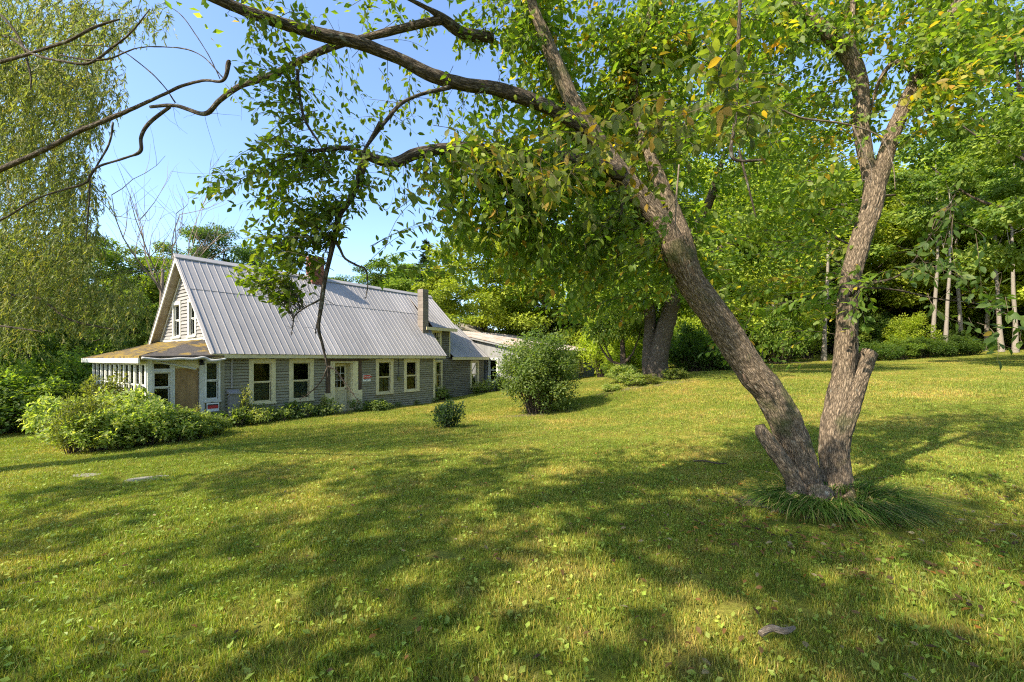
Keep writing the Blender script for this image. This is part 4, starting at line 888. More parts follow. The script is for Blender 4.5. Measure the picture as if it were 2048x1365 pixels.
BL = [
    (1000, 380, 130, 100, 3.8, .5, 95), (1120, 120, 130, 120, 4.9, .55, 120), (1060, 300, 150, 120, 4.0, .6, 90), (1160, 300, 110, 110, 4.8, .4, 40), (1160, 460, 150, 100, 4.4, .6, 95), (1250, 200, 150, 140, 4.9, .6, 120), (1000, 490, 120, 70, 4.0, .5, 45), (1100, 560, 130, 60, 4.4, .5, 40), (1330, 480, 130, 120, 4.9, .6, 70),
    (1350, 60, 130, 70, 4.9, .7, 80), (1500, 60, 130, 70, 4.8, .8, 65), (1650, 50, 130, 60, 5.2, .8, 60), (1800, 60, 120, 70, 5.2, .8, 60), (1950, 60, 110, 80, 4.6, .8, 60), (1450, 200, 130, 100, 4.8, .8, 60), (1600, 210, 130, 110, 5.2, .8, 44), (1760, 180, 100, 110, 5.4, .8, 30), (1960, 180, 90, 80, 4.4, .6, 40),
    (1500, 400, 150, 120, 5.0, .8, 36), (1450, 600, 90, 60, 5.2, .6, 22), (1480, 690, 80, 30, 5.2, .5, 8), (1620, 560, 70, 80, 5.4, .6, 18),
    (1150, 640, 80, 40, 5.0, .4, 10), (1720, 600, 40, 80, 4.3, .3, 9),
]
# crown above the frame (shades the lawn)
BLUP = [(600, -200, 350, 140, 3.6, .7, 80), (1000, -250, 300, 200, 4.2, 1.0, 130), (1400, -220, 300, 190, 4.8, 1.2, 130), (1800, -200, 260, 180, 5.2, 1.2, 100), (250, -250, 220, 120, 3.2, .6, 36)]
PAL_GREEN = [(6, (.10, .165, .022)), (5, (.14, .20, .026)), (3, (.19, .22, .03)), (.06, (.48, .33, .02))]
r1 = spray_leaves(BL, SK, rg, None, PAL_APPLE, leaf=(.06, .10), dens=1.65); r2 = spray_leaves(BLL, SK, rg, None, PAL_GREEN, leaf=(.042, .075), dens=.85, spacing=.032)
segs = r1[0] + r2[0]; LP, LD, LN, LS, LC = [np.concatenate([a_, b_]) for a_, b_ in zip(r1[1:], r2[1:])]
def spurs(paths, rg, n, lo=.015, hi=.06, r=.0018):
    out = []
    for p in paths:
        for _ in range(n):
            i = rg.integers(1, len(p) - 1); d = unit(rg, 1)[0] * [1, .6, 1]; ln = rg.uniform(lo, hi); m_ = p[i] + d * ln * .5 + rg.normal(0, .004, 3); out.append((np.array([p[i], m_, p[i] + d * ln + rg.normal(0, .006, 3)]), r, r * .4))
    return out
segs += spurs([SK[k] for k in range(len(SK)) if len(SK[k]) > 20], rg, 26) + spurs(SK[5:24], rg, 12, .02, .09)
for _ in range(26):   # fine leafless twigs hanging off the bare sweeping limb
    k = SK[-1]; p0 = k[rg.integers(0, len(k))]; ln = rg.uniform(.1, .35); d = rg.normal(0, .5, 3) + [0, 0, -.6]; t = np.linspace(0, 1, 7)[:, None]; segs.append((p0 + d * t * ln + np.cumsum(rg.normal(0, .006, (7, 3)), 0), .002, .0008))

v, t, c_ = twigs_mesh(segs); link('twigs', mesh_np('twigs', v - BO, t, M['bark_dark'], c_), big, kind='stuff')
# sunlit larger leaves hanging closer to the camera
BLN = [(1400, 130, 130, 40, 2.3, .2, 12), (1480, 190, 110, 50, 2.25, .2, 12), (1330, 250, 140, 50, 2.5, .25, 20), (1200, 250, 110, 50, 2.7, .2, 14), (1060, 330, 130, 45, 2.7, .25, 15), (1250, 330, 90, 50, 2.7, .2, 10), (1540, 280, 50, 50, 2.6, .2, 4), (880, 360, 80, 30, 2.7, .2, 5), (1120, 400, 90, 40, 2.8, .2, 9)]
BLR = [(1900, 400, 40, 50, 3.4, .1, 5), (1860, 470, 60, 50, 3.5, .2, 8), (1900, 560, 80, 50, 3.4, .2, 9), (1980, 610, 70, 50, 3.3, .2, 8), (1800, 560, 40, 40, 3.8, .2, 5), (1960, 520, 60, 50, 3.5, .2, 5), (2010, 680, 50, 30, 3.2, .2, 3)]
sg2, P2, D2, N2, S2, C2 = spray_leaves(BLN, SK, rg, None, [(5, (.12, .15, .03)), (3, (.17, .19, .045)), (2, (.24, .24, .10)), (1.2, (.40, .27, .03)), (.5, (.42, .22, .05))], leaf=(.065, .095), spacing=.045, twlen=(.3, .6))
sgr = spray_leaves(BLR, SK, rg, None, [(5, (.07, .125, .03)), (4, (.10, .16, .035)), (2, (.15, .2, .05)), (.15, (.45, .28, .04))], leaf=(.065, .09), spacing=.045, twlen=(.3, .6))
sg2 = sg2 + sgr[0]; P2, D2, N2, S2, C2 = [np.concatenate([a_, b_]) for a_, b_ in zip((P2, D2, N2, S2, C2), sgr[1:])]
v, t, c_ = twigs_mesh(sg2); link('twigs', mesh_np('twigs', v - BO, t, M['bark'], c_), big, kind='stuff')
P_ = np.concatenate([LP, P2]); D_ = np.concatenate([LD, D2]); N_2 = np.concatenate([LN, N2]); S_ = np.concatenate([LS, S2]); C_2 = np.concatenate([LC, C2])
ap = S_ / P_[:, 1]; sx = CX + P_[:, 0] / P_[:, 1] * F; sy = CY - (P_[:, 2] - EYE) / P_[:, 1] * F
inside = (sx > 0) & (sx < 2048) & (sy > 0) & (sy < 1365)
order = np.argsort(-(ap * inside)); top, restl = order[:300], order[300:]
# five leaf meshes shared by the singled-out leaves
tv, tt_ = tmpl_near(); lm = []
for k in range(8):
    q = tv.copy(); q[:, 2] += -.12 * q[:, 0] ** 2 * rg.uniform(0, 1.5); q[:, 1] *= rg.uniform(.85, 1.15); lm.append(mesh_np('leaf', q, tt_, M['leaf'], np.repeat(palette(rg, 1, [(5, (.12, .15, .03)), (3, (.17, .19, .045)), (2, (.24, .24, .10))] if k < 7 else [(1, (.34, .21, .04))]), 8, 0), smooth=True))
for k in top:
    d = Vector(D_[k]).normalized(); n_ = Vector(N_2[k]); bvec = n_.cross(d).normalized(); u_ = d.cross(bvec)
    o = link('leaf', lm[int(rg.integers(8))], big); mt = Matrix((d, bvec, u_)).transposed().to_4x4(); mt = Matrix.Translation(Vector(P_[k] - BO)) @ mt @ Matrix.Scale(float(S_[k]), 4); o.matrix_local = mt
v, t, c_ = scatter(tmpl_near(), P_[restl], D_[restl], N_2[restl], S_[restl], C_2[restl])
link('foliage', mesh_np('foliage', v - BO, t, M['leaf'], c_, smooth=True), big, kind='stuff')
sg3, P3, D3, N3, S3, C3 = spray_leaves(BLUP, SK, rg, None, PAL_APPLE, spacing=.045)
v, t, c_ = scatter(tmpl_mid(), P3, D3, N3, S3 * 1.3, C3); link('upper_foliage', mesh_np('upper_foliage', v - BO, t, M['leaf'], c_), big, kind='stuff')

# ------------------------------------------------------------------ woodland trees
def tree_mesh(seed, Ht, Rc, cb, tr, nclump, per, ls, pal, flat=.5, clump=.215, tm=None, mat_='leaf_far', top_bias=1.0, conical=0, lean=0.0, gaps=.0, barkm='bark_far', nlimb=14):
    rg = np.random.default_rng(seed)
    top = Ht - .3 * Rc; n = 7; zs = np.linspace(-.3, top * .92, n); w_ = np.cumsum(rg.normal(0, .03 * Ht / n, (n, 2)), 0) + np.linspace(0, lean, n)[:, None] * [1, .3]
    path = np.column_stack([w_, zs]); rad = tr * (1 - np.linspace(0, .9, n) ** 1.1); rad[0] *= 1.5
    parts = [tube(path, rad, 14, .35, tr * .08, .12, True, seed)]
    # clump centres in an egg-shaped envelope
    cz = (cb + Ht) / 2; hz = (Ht - cb) / 2; cc = []
    while len(cc) < nclump:
        q = rg.uniform(-1, 1, 3); rr = np.linalg.norm(q)
        if rr > 1 or rr < .35: continue
        zt = (q[2] + 1) / 2
        sc = 1 - conical * zt if conical else (1 - .28 * max(0, q[2]))
        cc.append([q[0] * Rc * sc, q[1] * Rc * sc, cz + q[2] * hz])
    cc = np.array(cc); cc[:, :2] += np.interp(cc[:, 2], zs, w_[:, 0])[:, None] * [1, 0] + np.interp(cc[:, 2], zs, w_[:, 1])[:, None] * [0, 1]
    for k in rg.choice(len(cc), min(nlimb, len(cc)), replace=False):
        e = cc[k]; z0 = max(cb * .6, min(e[2] - .25 * Ht * rg.uniform(.3, 1), top * .85)); s0 = np.array([np.interp(z0, zs, w_[:, 0]), np.interp(z0, zs, w_[:, 1]), z0])
        md = (s0 + e) / 2 + [0, 0, -.04 * Ht]; r0 = np.interp(z0, zs, rad) * .5; parts.append(tube([s0, md, e], [r0, r0 * .6, r0 * .2], 7, .4, 0, .1, False, seed + k))
    tv = join(parts)
    P = []; Nn = []; D = []; Cc = []
    for c in cc:
        m = int(per * rg.uniform(.6, 1.3)); cr = Rc * clump * rg.uniform(.7, 1.25)
        q = unit(rg, m) * (rg.random(m) ** .45)[:, None]; pos = c + q * [cr, cr, cr * flat]
        out = q + (c - [0, 0, cz]) / np.linalg.norm(c - [0, 0, cz]) * .5
        P.append(pos); D.append(out * [1, 1, .3] + rg.normal(0, .5, (m, 3)) + [0, 0, -.35]); Nn.append(np.array([0, 0, 1.]) + q * .5 + rg.normal(0, .45, (m, 3)))
        Cc.append(palette(rg, m, pal) * .7 + palette(rg, 1, pal) * .3)
    P = np.concatenate(P); D = np.concatenate(D); Nn = np.concatenate(Nn); Cc = np.concatenate(Cc)
    v, t, c_ = scatter(tm or tmpl_mid(.36, .07), P, D, Nn, rg.uniform(ls * .7, ls * 1.25, len(P)), Cc)
    return mesh_np('trunk', *tv[:2], M[barkm], tv[2], smooth=True), mesh_np('crown', v, t, M[mat_], c_)
PROT = {
    'bright': [tree_mesh(111, 12, 4.8, 1.6, .22, 100, 430, .18, PAL_BRIGHT), tree_mesh(112, 12, 4.6, 1.2, .24, 100, 430, .18, PAL_BRIGHT)],
    'maple': [tree_mesh(101, 12, 4.8, 1.6, .22, 95, 400, .17, PAL_MAPLE), tree_mesh(102, 12, 4.6, 1.2, .24, 95, 400, .17, PAL_MAPLE)],
    'mixed': [tree_mesh(103, 12, 4.0, 1.0, .2, 85, 380, .17, PAL_MIX), tree_mesh(104, 12, 3.6, 2.5, .2, 80, 380, .16, PAL_MIX, lean=.8)],
    'dark': [tree_mesh(105, 12, 3.8, .8, .22, 90, 380, .15, PAL_DARK), tree_mesh(106, 12, 3.4, 1.5, .2, 80, 380, .15, PAL_DARK)],
}
def pine_mesh(seed, Ht, Rc, pal, cb=.1):
    rg = np.random.default_rng(seed); v0 = tube([(0, 0, -.3), (0, 0, Ht * .5), (0, 0, Ht)], [Ht * .016, Ht * .01, .02], 10, .4, .01, .1, True, seed); parts = [v0]; P = []; D = []; Nn = []
    z = Ht * cb
    while z < Ht * .985:
        R_ = Rc * (1 - z / Ht) ** .8 + .12; nb = 7
        for i in range(nb):
            a = rg.uniform(0, 6.28); ln = R_ * rg.uniform(.7, 1.1); e = np.array([math.cos(a) * ln, math.sin(a) * ln, z - ln * .12 + rg.uniform(-.1, .1)])
            m = int(26 + 60 * ln); t = rg.random(m)[:, None] ** .8; sp_ = np.array([-math.sin(a), math.cos(a), 0])
            w_ = rg.uniform(-1, 1, (m, 1)) * .28 * ln * (1 - t * .6)
            P.append(np.array([0, 0, z]) * (1 - t) + e * t + sp_ * w_ + rg.normal(0, .03, (m, 3))); D.append(e - [0, 0, z] + sp_ * np.sign(w_) * ln * .6 + rg.normal(0, .15, (m, 3))); Nn.append(np.array([0, 0, 1.]) + rg.normal(0, .4, (m, 3)))
        z += Ht * .028
    P = np.concatenate(P); v, t, c_ = scatter(tmpl_mid(.16, .03), P, np.concatenate(D), np.concatenate(Nn), rg.uniform(.16, .34, len(P)), palette(rg, len(P), pal))
    return mesh_np('trunk', *v0[:2], M['bark_far'], v0[2], smooth=True), mesh_np('crown', v, t, M['needle'], c_)
PROT['pine'] = [pine_mesh(201, 12, 2.6, [(5, (.03, .055, .02)), (4, (.05, .08, .025))])]
PROT['shade'] = [tree_mesh(120, 12, 2.4, 6.8, .12, 34, 110, .14, PAL_MIX, clump=.18, nlimb=8)]
PROT['thin'] = [tree_mesh(107, 12, 2.2, 6.5, .11, 32, 240, .16, PAL_MIX, barkm='bark_pale', nlimb=8)]
rt = random.Random(5)
NAMED = {}
ORD = ['first', 'second', 'third', 'fourth', 'fifth', 'sixth', 'seventh', 'eighth', 'ninth', 'tenth', 'eleventh', 'twelfth', 'thirteenth', 'fourteenth', 'fifteenth', 'sixteenth', 'seventeenth', 'eighteenth', 'nineteenth', 'twentieth', 'twenty-first', 'twenty-second', 'twenty-third', 'twenty-fourth', 'twenty-fifth', 'twenty-sixth', 'twenty-seventh', 'twenty-eighth', 'twenty-ninth', 'thirtieth'] + ['thirty-' + q for q in ('first', 'second', 'third', 'fourth', 'fifth', 'sixth', 'seventh', 'eighth', 'ninth')]
def number(objs, fmt):
    for i, o in enumerate(sorted(objs, key=lambda o: o.location.x / max(o.location.y, .5))): o['label'] = fmt % ORD[i]
def reg(key, o): NAMED.setdefault(key, []).append(o); return o
def put_tree(kind, px, Y, h, label, group, wide=1.0, v=None, X=None, sink=0):
    X = (px - CX) / F * Y if X is None else X; z = h1(X, Y)
    tr_, cr_ = PROT[kind][rt.randrange(len(PROT[kind])) if v is None else v]
    s = h / 12; r_ = empty({'maple': 'maple_tree', 'bright': 'maple_tree', 'mixed': 'broadleaf_tree', 'dark': 'broadleaf_tree', 'pine': 'pine_tree', 'thin': 'slender_tree', 'shade': 'tall_tree'}[kind], (X, Y, z - sink), rt.uniform(0, 6.28), label=label, cat='tree', group=group)
    r_.scale = (s * wide, s * wide, s)
    link('trunk', tr_, r_); link('crown', cr_, r_); return r_
# big old maple with twin trunks in the middle distance
mo = gp(1322, 20); bmp = empty('maple_tree', mo, label='large spreading maple with thick leaning double trunk behind the leaning fork', cat='tree')
for pts, m_, sd in (([(1322, 772, 20, 64), (1316, 735, 20, 54), (1322, 690, 20, 48), (1338, 630, 20, 44), (1352, 580, 20, 40), (1375, 500, 20, 34), (1420, 400, 20, 24), (1450, 300, 20, 12)], 'bark_dark', 31),
                    ([(1300, 765, 20.4, 46), (1298, 700, 20.4, 34), (1300, 640, 20.4, 30), (1290, 560, 20.4, 26), (1262, 460, 20.4, 20), (1230, 340, 20.4, 10)], 'bark_dark', 32),
                    ([(1350, 585, 20, 22), (1410, 520, 19.5, 20), (1480, 482, 19, 16), (1560, 455, 18.6, 14), (1640, 425, 18.2, 12), (1730, 398, 18, 9), (1790, 390, 18, 5)], 'bark_dark', 33),
                    ([(1500, 478, 19, 9), (1600, 440, 18.6, 8), (1660, 470, 18.4, 6), (1700, 490, 18.2, 4)], 'bark_dark', 34)):
    pts = [(a_, b2_, c2_, d2_ * (.78 if sd < 33 else 1)) for a_, b2_, c2_, d2_ in pts]
    limb('trunk' if sd < 33 else 'limb', pts, bmp, M[m_], 22, .12, .05, .15, sd, o0=mo, sk=False)
_, cm = tree_mesh(110, 13.5, 6.6, 2.6, .3, 150, 420, .17, PAL_MAPLE + [(2, (.06, .1, .02))]); link('crown', cm, bmp)
# foreground-side branch crown to the right of that maple
for (px, Y, h, k, wd, lab, grp) in [
    (962, 38, 14.6, 'bright', 1.15, 'bright yellow-green maple directly behind the barn roof', None),
    (1085, 39.5, 14, 'bright', 1.2, 'yellow-green maple right of the brightest one behind the barn', None),
    (1250, 23, 12.5, 'mixed', .7, 'slim-trunked tree left of the thick double maple', None),
    (1190, 44, 16.0, 'dark', 1.1, None, 'W'), (1290, 42, 17.0, 'mixed', 1.1, None, 'W'), (1390, 38, 17.0, 'maple', 1.0, None, 'W'),
    (1470, 33, 16.5, 'bright', .95, None, 'W'), (1560, 38, 18, 'maple', 1.0, None, 'W'), (1640, 42, 18.5, 'bright', 1.1, None, 'W'), (1720, 40, 17, 'bright', 1.0, None, 'W'),
    (1800, 44, 20, 'mixed', 1.1, None, 'W'), (1880, 40, 19, 'bright', 1.0, None, 'W'), (1965, 44, 23, 'mixed', 1.1, None, 'W'), (2060, 38, 22, 'bright', 1.0, None, 'W'), (2160, 33, 21, 'bright', 1.0, None, 'W'),
    (2300, 30, 15, 'mixed', 1.0, None, 'W'), (2120, 16, 15, 'mixed', .9, 'leafy tree reaching in at the upper right edge', None),
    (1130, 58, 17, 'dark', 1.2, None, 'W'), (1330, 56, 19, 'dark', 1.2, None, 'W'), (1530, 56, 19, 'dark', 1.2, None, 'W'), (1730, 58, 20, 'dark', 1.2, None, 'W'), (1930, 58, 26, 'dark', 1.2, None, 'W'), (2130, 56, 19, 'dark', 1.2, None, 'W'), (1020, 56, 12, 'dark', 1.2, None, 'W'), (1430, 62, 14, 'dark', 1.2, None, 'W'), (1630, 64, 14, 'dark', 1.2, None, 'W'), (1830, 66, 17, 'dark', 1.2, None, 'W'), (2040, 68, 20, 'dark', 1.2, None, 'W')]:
    o = put_tree(k, px, Y, h, lab or 'woodland tree', 'trees of the wood beyond the lawn' if grp else None, wd)
    if grp: reg('wood_back' if Y >= 52 else 'wood_front', o)
number(NAMED['wood_front'], '%s from the left of the leafy trees at the wood edge beyond the lawn')
number(NAMED['wood_back'], '%s from the left of the darker back-row trees deep in the wood')
for (px, Y, h) in [(1868, 33, 17), (1998, 33, 17), (1920, 35, 18), (2030, 31, 16), (1893, 31.5, 15), (1975, 36, 18), (1650, 31, 16), (1545, 32, 16)]:
    reg('thin', put_tree('thin', px, Y, h, 'slender tree', 'slender pale trunks at the wood edge'))
number(NAMED['thin'], '%s from the left of the slender pale-trunked trees at the far right wood edge')
for (px, Y, h, k, wd, lab) in [
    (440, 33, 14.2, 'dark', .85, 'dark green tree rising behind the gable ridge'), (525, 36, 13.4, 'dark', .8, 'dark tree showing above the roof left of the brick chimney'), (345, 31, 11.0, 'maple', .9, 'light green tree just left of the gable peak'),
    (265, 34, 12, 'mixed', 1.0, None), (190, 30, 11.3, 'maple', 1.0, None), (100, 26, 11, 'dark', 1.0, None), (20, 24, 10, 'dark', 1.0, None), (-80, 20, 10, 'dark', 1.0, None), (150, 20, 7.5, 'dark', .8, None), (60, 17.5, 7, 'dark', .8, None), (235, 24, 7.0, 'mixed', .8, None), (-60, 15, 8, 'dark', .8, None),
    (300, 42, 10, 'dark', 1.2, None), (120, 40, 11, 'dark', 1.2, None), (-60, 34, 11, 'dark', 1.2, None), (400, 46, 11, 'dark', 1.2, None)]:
    o = put_tree(k, px, Y, h, lab or 'tree', None if lab else 'trees of the wood left of the house', wd)
    if not lab: reg('left_back' if Y >= 32 else 'left_front', o)
number(NAMED['left_front'], '%s from the left of the nearer shady trees beyond the porch')
number(NAMED['left_back'], '%s from the left of the farther trees behind the porch woods')
for (px, Y, h, k) in [(700, 80, 19, 'dark'), (745, 76, 19, 'dark'), (790, 78, 20, 'mixed'), (640, 82, 19, 'dark'), (830, 74, 18.5, 'dark'), (880, 70, 19, 'mixed'), (580, 80, 18, 'dark')]:
    reg('ridge', put_tree(k, px, Y, h, 'distant tree', 'distant treeline over the ridge', 1.3))
number(NAMED['ridge'], '%s from the left of the distant treeline seen over the roof ridge')
put_tree('pine', 853, 60, 18.5, 'dark pine tip between the far treeline and the yellow-green maple', None, 1.0)
put_tree('pine', 1800, 39, 7, 'pale scrubby conifer on the island of growth right of the stub', None, 1.2)

# dead trees
def dead_tree(px, Y, ytop, spread, label, n, seed):
    rg = np.random.default_rng(seed); o0 = gp(px, Y); r_ = empty('dead_tree', o0, label=label, cat='tree')
    topz = at(px, ytop, Y)[2] - o0[2]
    path = [(0, 0, 0), (.05, 0, topz * .4), (.1, .1, topz * .62)]; v = tube(path, [.16, .11, .08], 10, .2, .004, .1, True, seed)
    link('trunk', mesh_np('trunk', v[0], v[1], M['deadwood'], v[2], smooth=True), r_)
    parts = []
    def grow(p, d, ln, r, lv):
        pts = [p]; 
        for i in range(5): d = d + rg.normal(0, .12, 3) + [0, 0, .06]; d = d / np.linalg.norm(d); pts.append(pts[-1] + d * ln / 5)
        parts.append((np.array(pts), r, r * .35))
        if lv:
            for i in range(n if lv > 1 else 3):
                q = pts[rg.integers(1, 6)]; nd = d + rg.normal(0, .6, 3); grow(q, nd / np.linalg.norm(nd), ln * rg.uniform(.4, .7), r * .45, lv - 1)
    for i in range(n):
        a = rg.uniform(0, 6.28); z = topz * rg.uniform(.45, .62); d = np.array([math.cos(a) * spread, math.sin(a) * spread, 1.0]); grow(np.array([.07, .03, z]), d / np.linalg.norm(d), topz * .42, .055, 2)
    v = twigs_mesh(parts); link('branches', mesh_np('branches', v[0], v[1], M['deadwood'], v[2]), r_)
dead_tree(320, 26, 368, .7, 'bare dead tree with forked grey limbs left of the gable', 5, 3)
dead_tree(365, 29, 400, .35, 'thinner bare dead tree just left of the roof peak', 3, 9)

# ------------------------------------------------------------------ willow at the left
wo = np.array([-11.5, 7.0, 0]); wo[2] = h1(wo[0], wo[1])
wl = empty('willow_tree', wo, label='drooping willow filling the left edge of the view', cat='tree')
WSK = []
def wlimb(pts, m='bark_dark', seg=14, seed=0, name='limb'):
    p_, r_ = pr(pts); r_ = [q * .8 for q in r_]; v, t, c_ = tube(p_, r_, seg, .05, .003, .15, True, seed, crook=.03); WSK.append(catmull(np.array(p_), 8)); link(name, mesh_np(name, v - wo, t, M[m], c_, smooth=True), wl)
v = tube([wo, wo + [0.2, 0, 2.5], wo + [.5, -.2, 5], wo + [1, -.4, 8]], [.45, .36, .3, .12], 24, .06, .03, .15, True, 51); link('trunk', mesh_np('trunk', v[0] - wo, v[1], M['bark'], v[2], smooth=True), wl)
wlimb([(-250, 430, 7, 30), (-120, 390, 6.2, 26), (0, 340, 5.6, 20), (90, 300, 5.3, 16), (170, 258, 5.1, 15), (250, 225, 5, 13), (300, 205, 4.9, 10), (350, 178, 4.8, 9), (400, 162, 4.7, 8), (445, 162, 4.6, 9), (456, 128, 4.6, 14), (458, 124, 4.6, 8)], seed=52, name='bare_limb')
wlimb([(340, 214, 4.9, 9), (300, 245, 4.9, 11), (282, 275, 4.9, 11), (280, 303, 4.9, 11), (255, 315, 4.9, 7), (200, 332, 5, 7), (180, 350, 5, 8), (165, 368, 5, 7), (80, 395, 5.1, 6), (0, 440, 5.2, 7), (-100, 480, 5.6, 8)], seed=53)
wlimb([(226, 245, 5, 6), (215, 290, 5, 6), (190, 335, 5, 5)], seed=54); wlimb([(180, 360, 5, 6), (176, 420, 5, 5), (172, 490, 5, 2)], seed=55)
wlimb([(350, 205, 4.8, 5), (320, 165, 4.8, 4), (270, 120, 4.9, 4), (220, 95, 5, 3), (130, 90, 5, 3)], seed=56)
wlimb([(445, 155, 4.6, 4), (400, 110, 4.7, 3.5), (340, 94, 4.8, 4), (270, 98, 4.9, 4), (200, 120, 5, 6), (120, 110, 5.1, 5)], seed=57)
wlimb([(440, 158, 4.6, 3), (410, 100, 4.6, 3), (365, 35, 4.6, 3), (330, 10, 4.6, 2)], seed=58)
wlimb([(-150, -60, 6.5, 12), (-60, -10, 6, 10), (0, 30, 5.5, 8), (40, 80, 5.4, 8), (60, 150, 5.3, 6), (62, 180, 5.3, 4)], seed=59); wlimb([(-120, 160, 6, 14), (0, 125, 5.5, 12), (70, 105, 5.2, 11), (140, 80, 5, 10), (190, 55, 5, 9), (240, 40, 5, 6)], seed=60); wlimb([(-140, 60, 6, 12), (0, 70, 5.6, 10), (70, 110, 5.2, 9), (130, 122, 5, 8), (180, 125, 5, 9), (230, 90, 5, 7), (262, 65, 5, 5), (300, 20, 5, 3)], seed=61)
wlimb([(-120, 540, 8, 16), (0, 585, 8, 12), (80, 600, 8, 10), (140, 640, 8, 8), (230, 660, 8, 4)], seed=62); wlimb([(-100, 640, 7.5, 10), (20, 655, 7.5, 7), (90, 665, 7.5, 4)], seed=63)
def willow_strands(blobs, rg, pal, ls=(.06, .10)):
    segs = []; P = []; D = []; Nn = []; S = []; Cc = []
    for (px, py, rx, ry, Y, dY, n, L0) in blobs:
        for _ in range(int(n * 1.5)):
            a = rg.uniform(0, 6.28); q = math.sqrt(rg.random()); p0 = at(px + math.cos(a) * q * rx, py + math.sin(a) * q * ry, Y + rg.uniform(-dY, dY)); ln = L0 * rg.uniform(.5, 1.2)
            h = rg.normal(0, .35, 2); k = 8; t = np.linspace(0, 1, k)[:, None]
            pts = p0 + np.column_stack([t * h[0] * ln * .8 - .25 * ln * t, t * h[1] * ln * .5, -ln * t ** 1.25 * .85]) + rg.normal(0, .01, (k, 3))
            segs.append((pts, .003, .001)); nl = int(ln / .022); tt = rg.random(nl) * (k - 1); i = np.minimum(tt.astype(int), k - 2); f = (tt - i)[:, None]
            lp = pts[i] * (1 - f) + pts[i + 1] * f; ax = pts[i + 1] - pts[i]; ax /= np.linalg.norm(ax, axis=1, keepdims=True)
            P.append(lp); D.append(ax + rg.normal(0, .45, (nl, 3))); Nn.append(rg.normal(0, 1, (nl, 3))); S.append(rg.uniform(*ls, nl)); Cc.append(palette(rg, nl, pal) * .6 + palette(rg, 1, pal) * .4)
    return segs, np.concatenate(P), np.concatenate(D), np.concatenate(Nn), np.concatenate(S), np.concatenate(Cc)
rg = np.random.default_rng(77)
WB_ = [(60, 60, 170, 90, 7, 1.6, 300, .8), (240, 20, 110, 40, 6.5, .8, 60, .5), (60, 200, 170, 90, 7.5, 1.6, 300, .9), (190, 170, 70, 60, 6.8, .8, 70, .6), (60, 330, 120, 90, 8, 1.6, 240, .9), (150, 380, 60, 60, 7, .8, 60, .7), (60, 470, 150, 60, 8.5, 1.4, 220, .9), (150, 470, 50, 40, 7.5, .8, 45, .6),
       (130, 570, 170, 50, 8.5, 1.0, 200, .7), (200, 620, 110, 40, 8.6, .6, 70, .5), (20, 620, 80, 60, 8.5, 1, 80, .8), (-100, 200, 100, 300, 7, 2, 150, .9)]
s_, P4, D4, N4, S4, C4 = willow_strands(WB_, rg, PAL_WILLOW)
v, t, c_ = twigs_mesh(s_); link('twigs', mesh_np('twigs', v - wo, t, M['bark_dark'], c_), wl, kind='stuff')
v, t, c_ = scatter(tmpl_mid(.11, .02), P4, D4, N4, S4, C4); link('foliage', mesh_np('foliage', v - wo, t, M['willow'], c_), wl, kind='stuff')

# trees standing behind and left of the photographer: they shade the lawn
for (x, y, h, k, v, wd, lab) in [(-10.5, -1.5, 11.5, 'shade', 0, 1.9, 'tall tree left of the photographer, its crown shading the lower lawn'), (-5.0, -4.5, 12.5, 'shade', 0, 2.0, 'tall tree behind the photographer to the left, shading the middle lawn'),
                             (1.5, -6.5, 13, 'shade', 0, 2.0, 'tall tree straight behind the photographer, shading the trunk base'), (7.5, -5.0, 12, 'shade', 0, 1.9, 'tall tree behind the photographer to the right')]:
    put_tree(k, 0, y, h, lab, None, wd, v=v, X=x)

# ------------------------------------------------------------------ shrubs and weeds
def shrub_mesh(seed, Rr, Ht, ncl, per, ls, pal, stems=9, tm=None, flat=.8, cl=.3, low=.12, upright=0.0):
    rg = np.random.default_rng(seed); cc = []
    while len(cc) < ncl:
        q = rg.uniform(-1, 1, 3)
        if np.linalg.norm(q) > 1 or np.linalg.norm(q) < .3: continue
        cc.append([q[0] * Rr, q[1] * Rr, Ht * (low + (1 - low) * (q[2] + 1) / 2 * rg.uniform(.8, 1.05))])
    cc = np.array(cc); segs = []; P = []; D = []; Nn = []; K = []
    for c in cc:
        b0 = np.array([c[0] * .25, c[1] * .25, 0]) + rg.normal(0, .05, 3) * [1, 1, 0]; md = (b0 + c) / 2 + [0, 0, .15 * Ht]; t = np.linspace(0, 1, 6)[:, None]
        segs.append(((1 - t) ** 2 * b0 + 2 * t * (1 - t) * md + t * t * c, .012 * Ht ** .5, .003))
        m = int(per * rg.uniform(.6, 1.3)); q = unit(rg, m) * (rg.random(m) ** .5)[:, None]; cr = Rr * cl * rg.uniform(.7, 1.3)
        P.append(c + q * [cr, cr, cr * flat * (1 + upright)]); D.append(q * [1, 1, .5] + rg.normal(0, .5, (m, 3)) + [0, 0, -.1 + upright]); Nn.append(np.array([0, 0, 1.]) + q * .6 + rg.normal(0, .4, (m, 3)))
        K.append(palette(rg, m, pal) * .65 + palette(rg, 1, pal) * .35)
    P = np.concatenate(P); P[:, 2] = np.maximum(P[:, 2], .02); v, t, c_ = scatter(tm or tmpl_mid(.3, .06), P, np.concatenate(D), np.concatenate(Nn), rg.uniform(ls * .6, ls * 1.3, len(P)), np.concatenate(K))
    st = twigs_mesh(segs)
    return mesh_np('stems', st[0], st[1], M['bark_far'], st[2]), mesh_np('foliage', v, t, M['leaf'], c_)
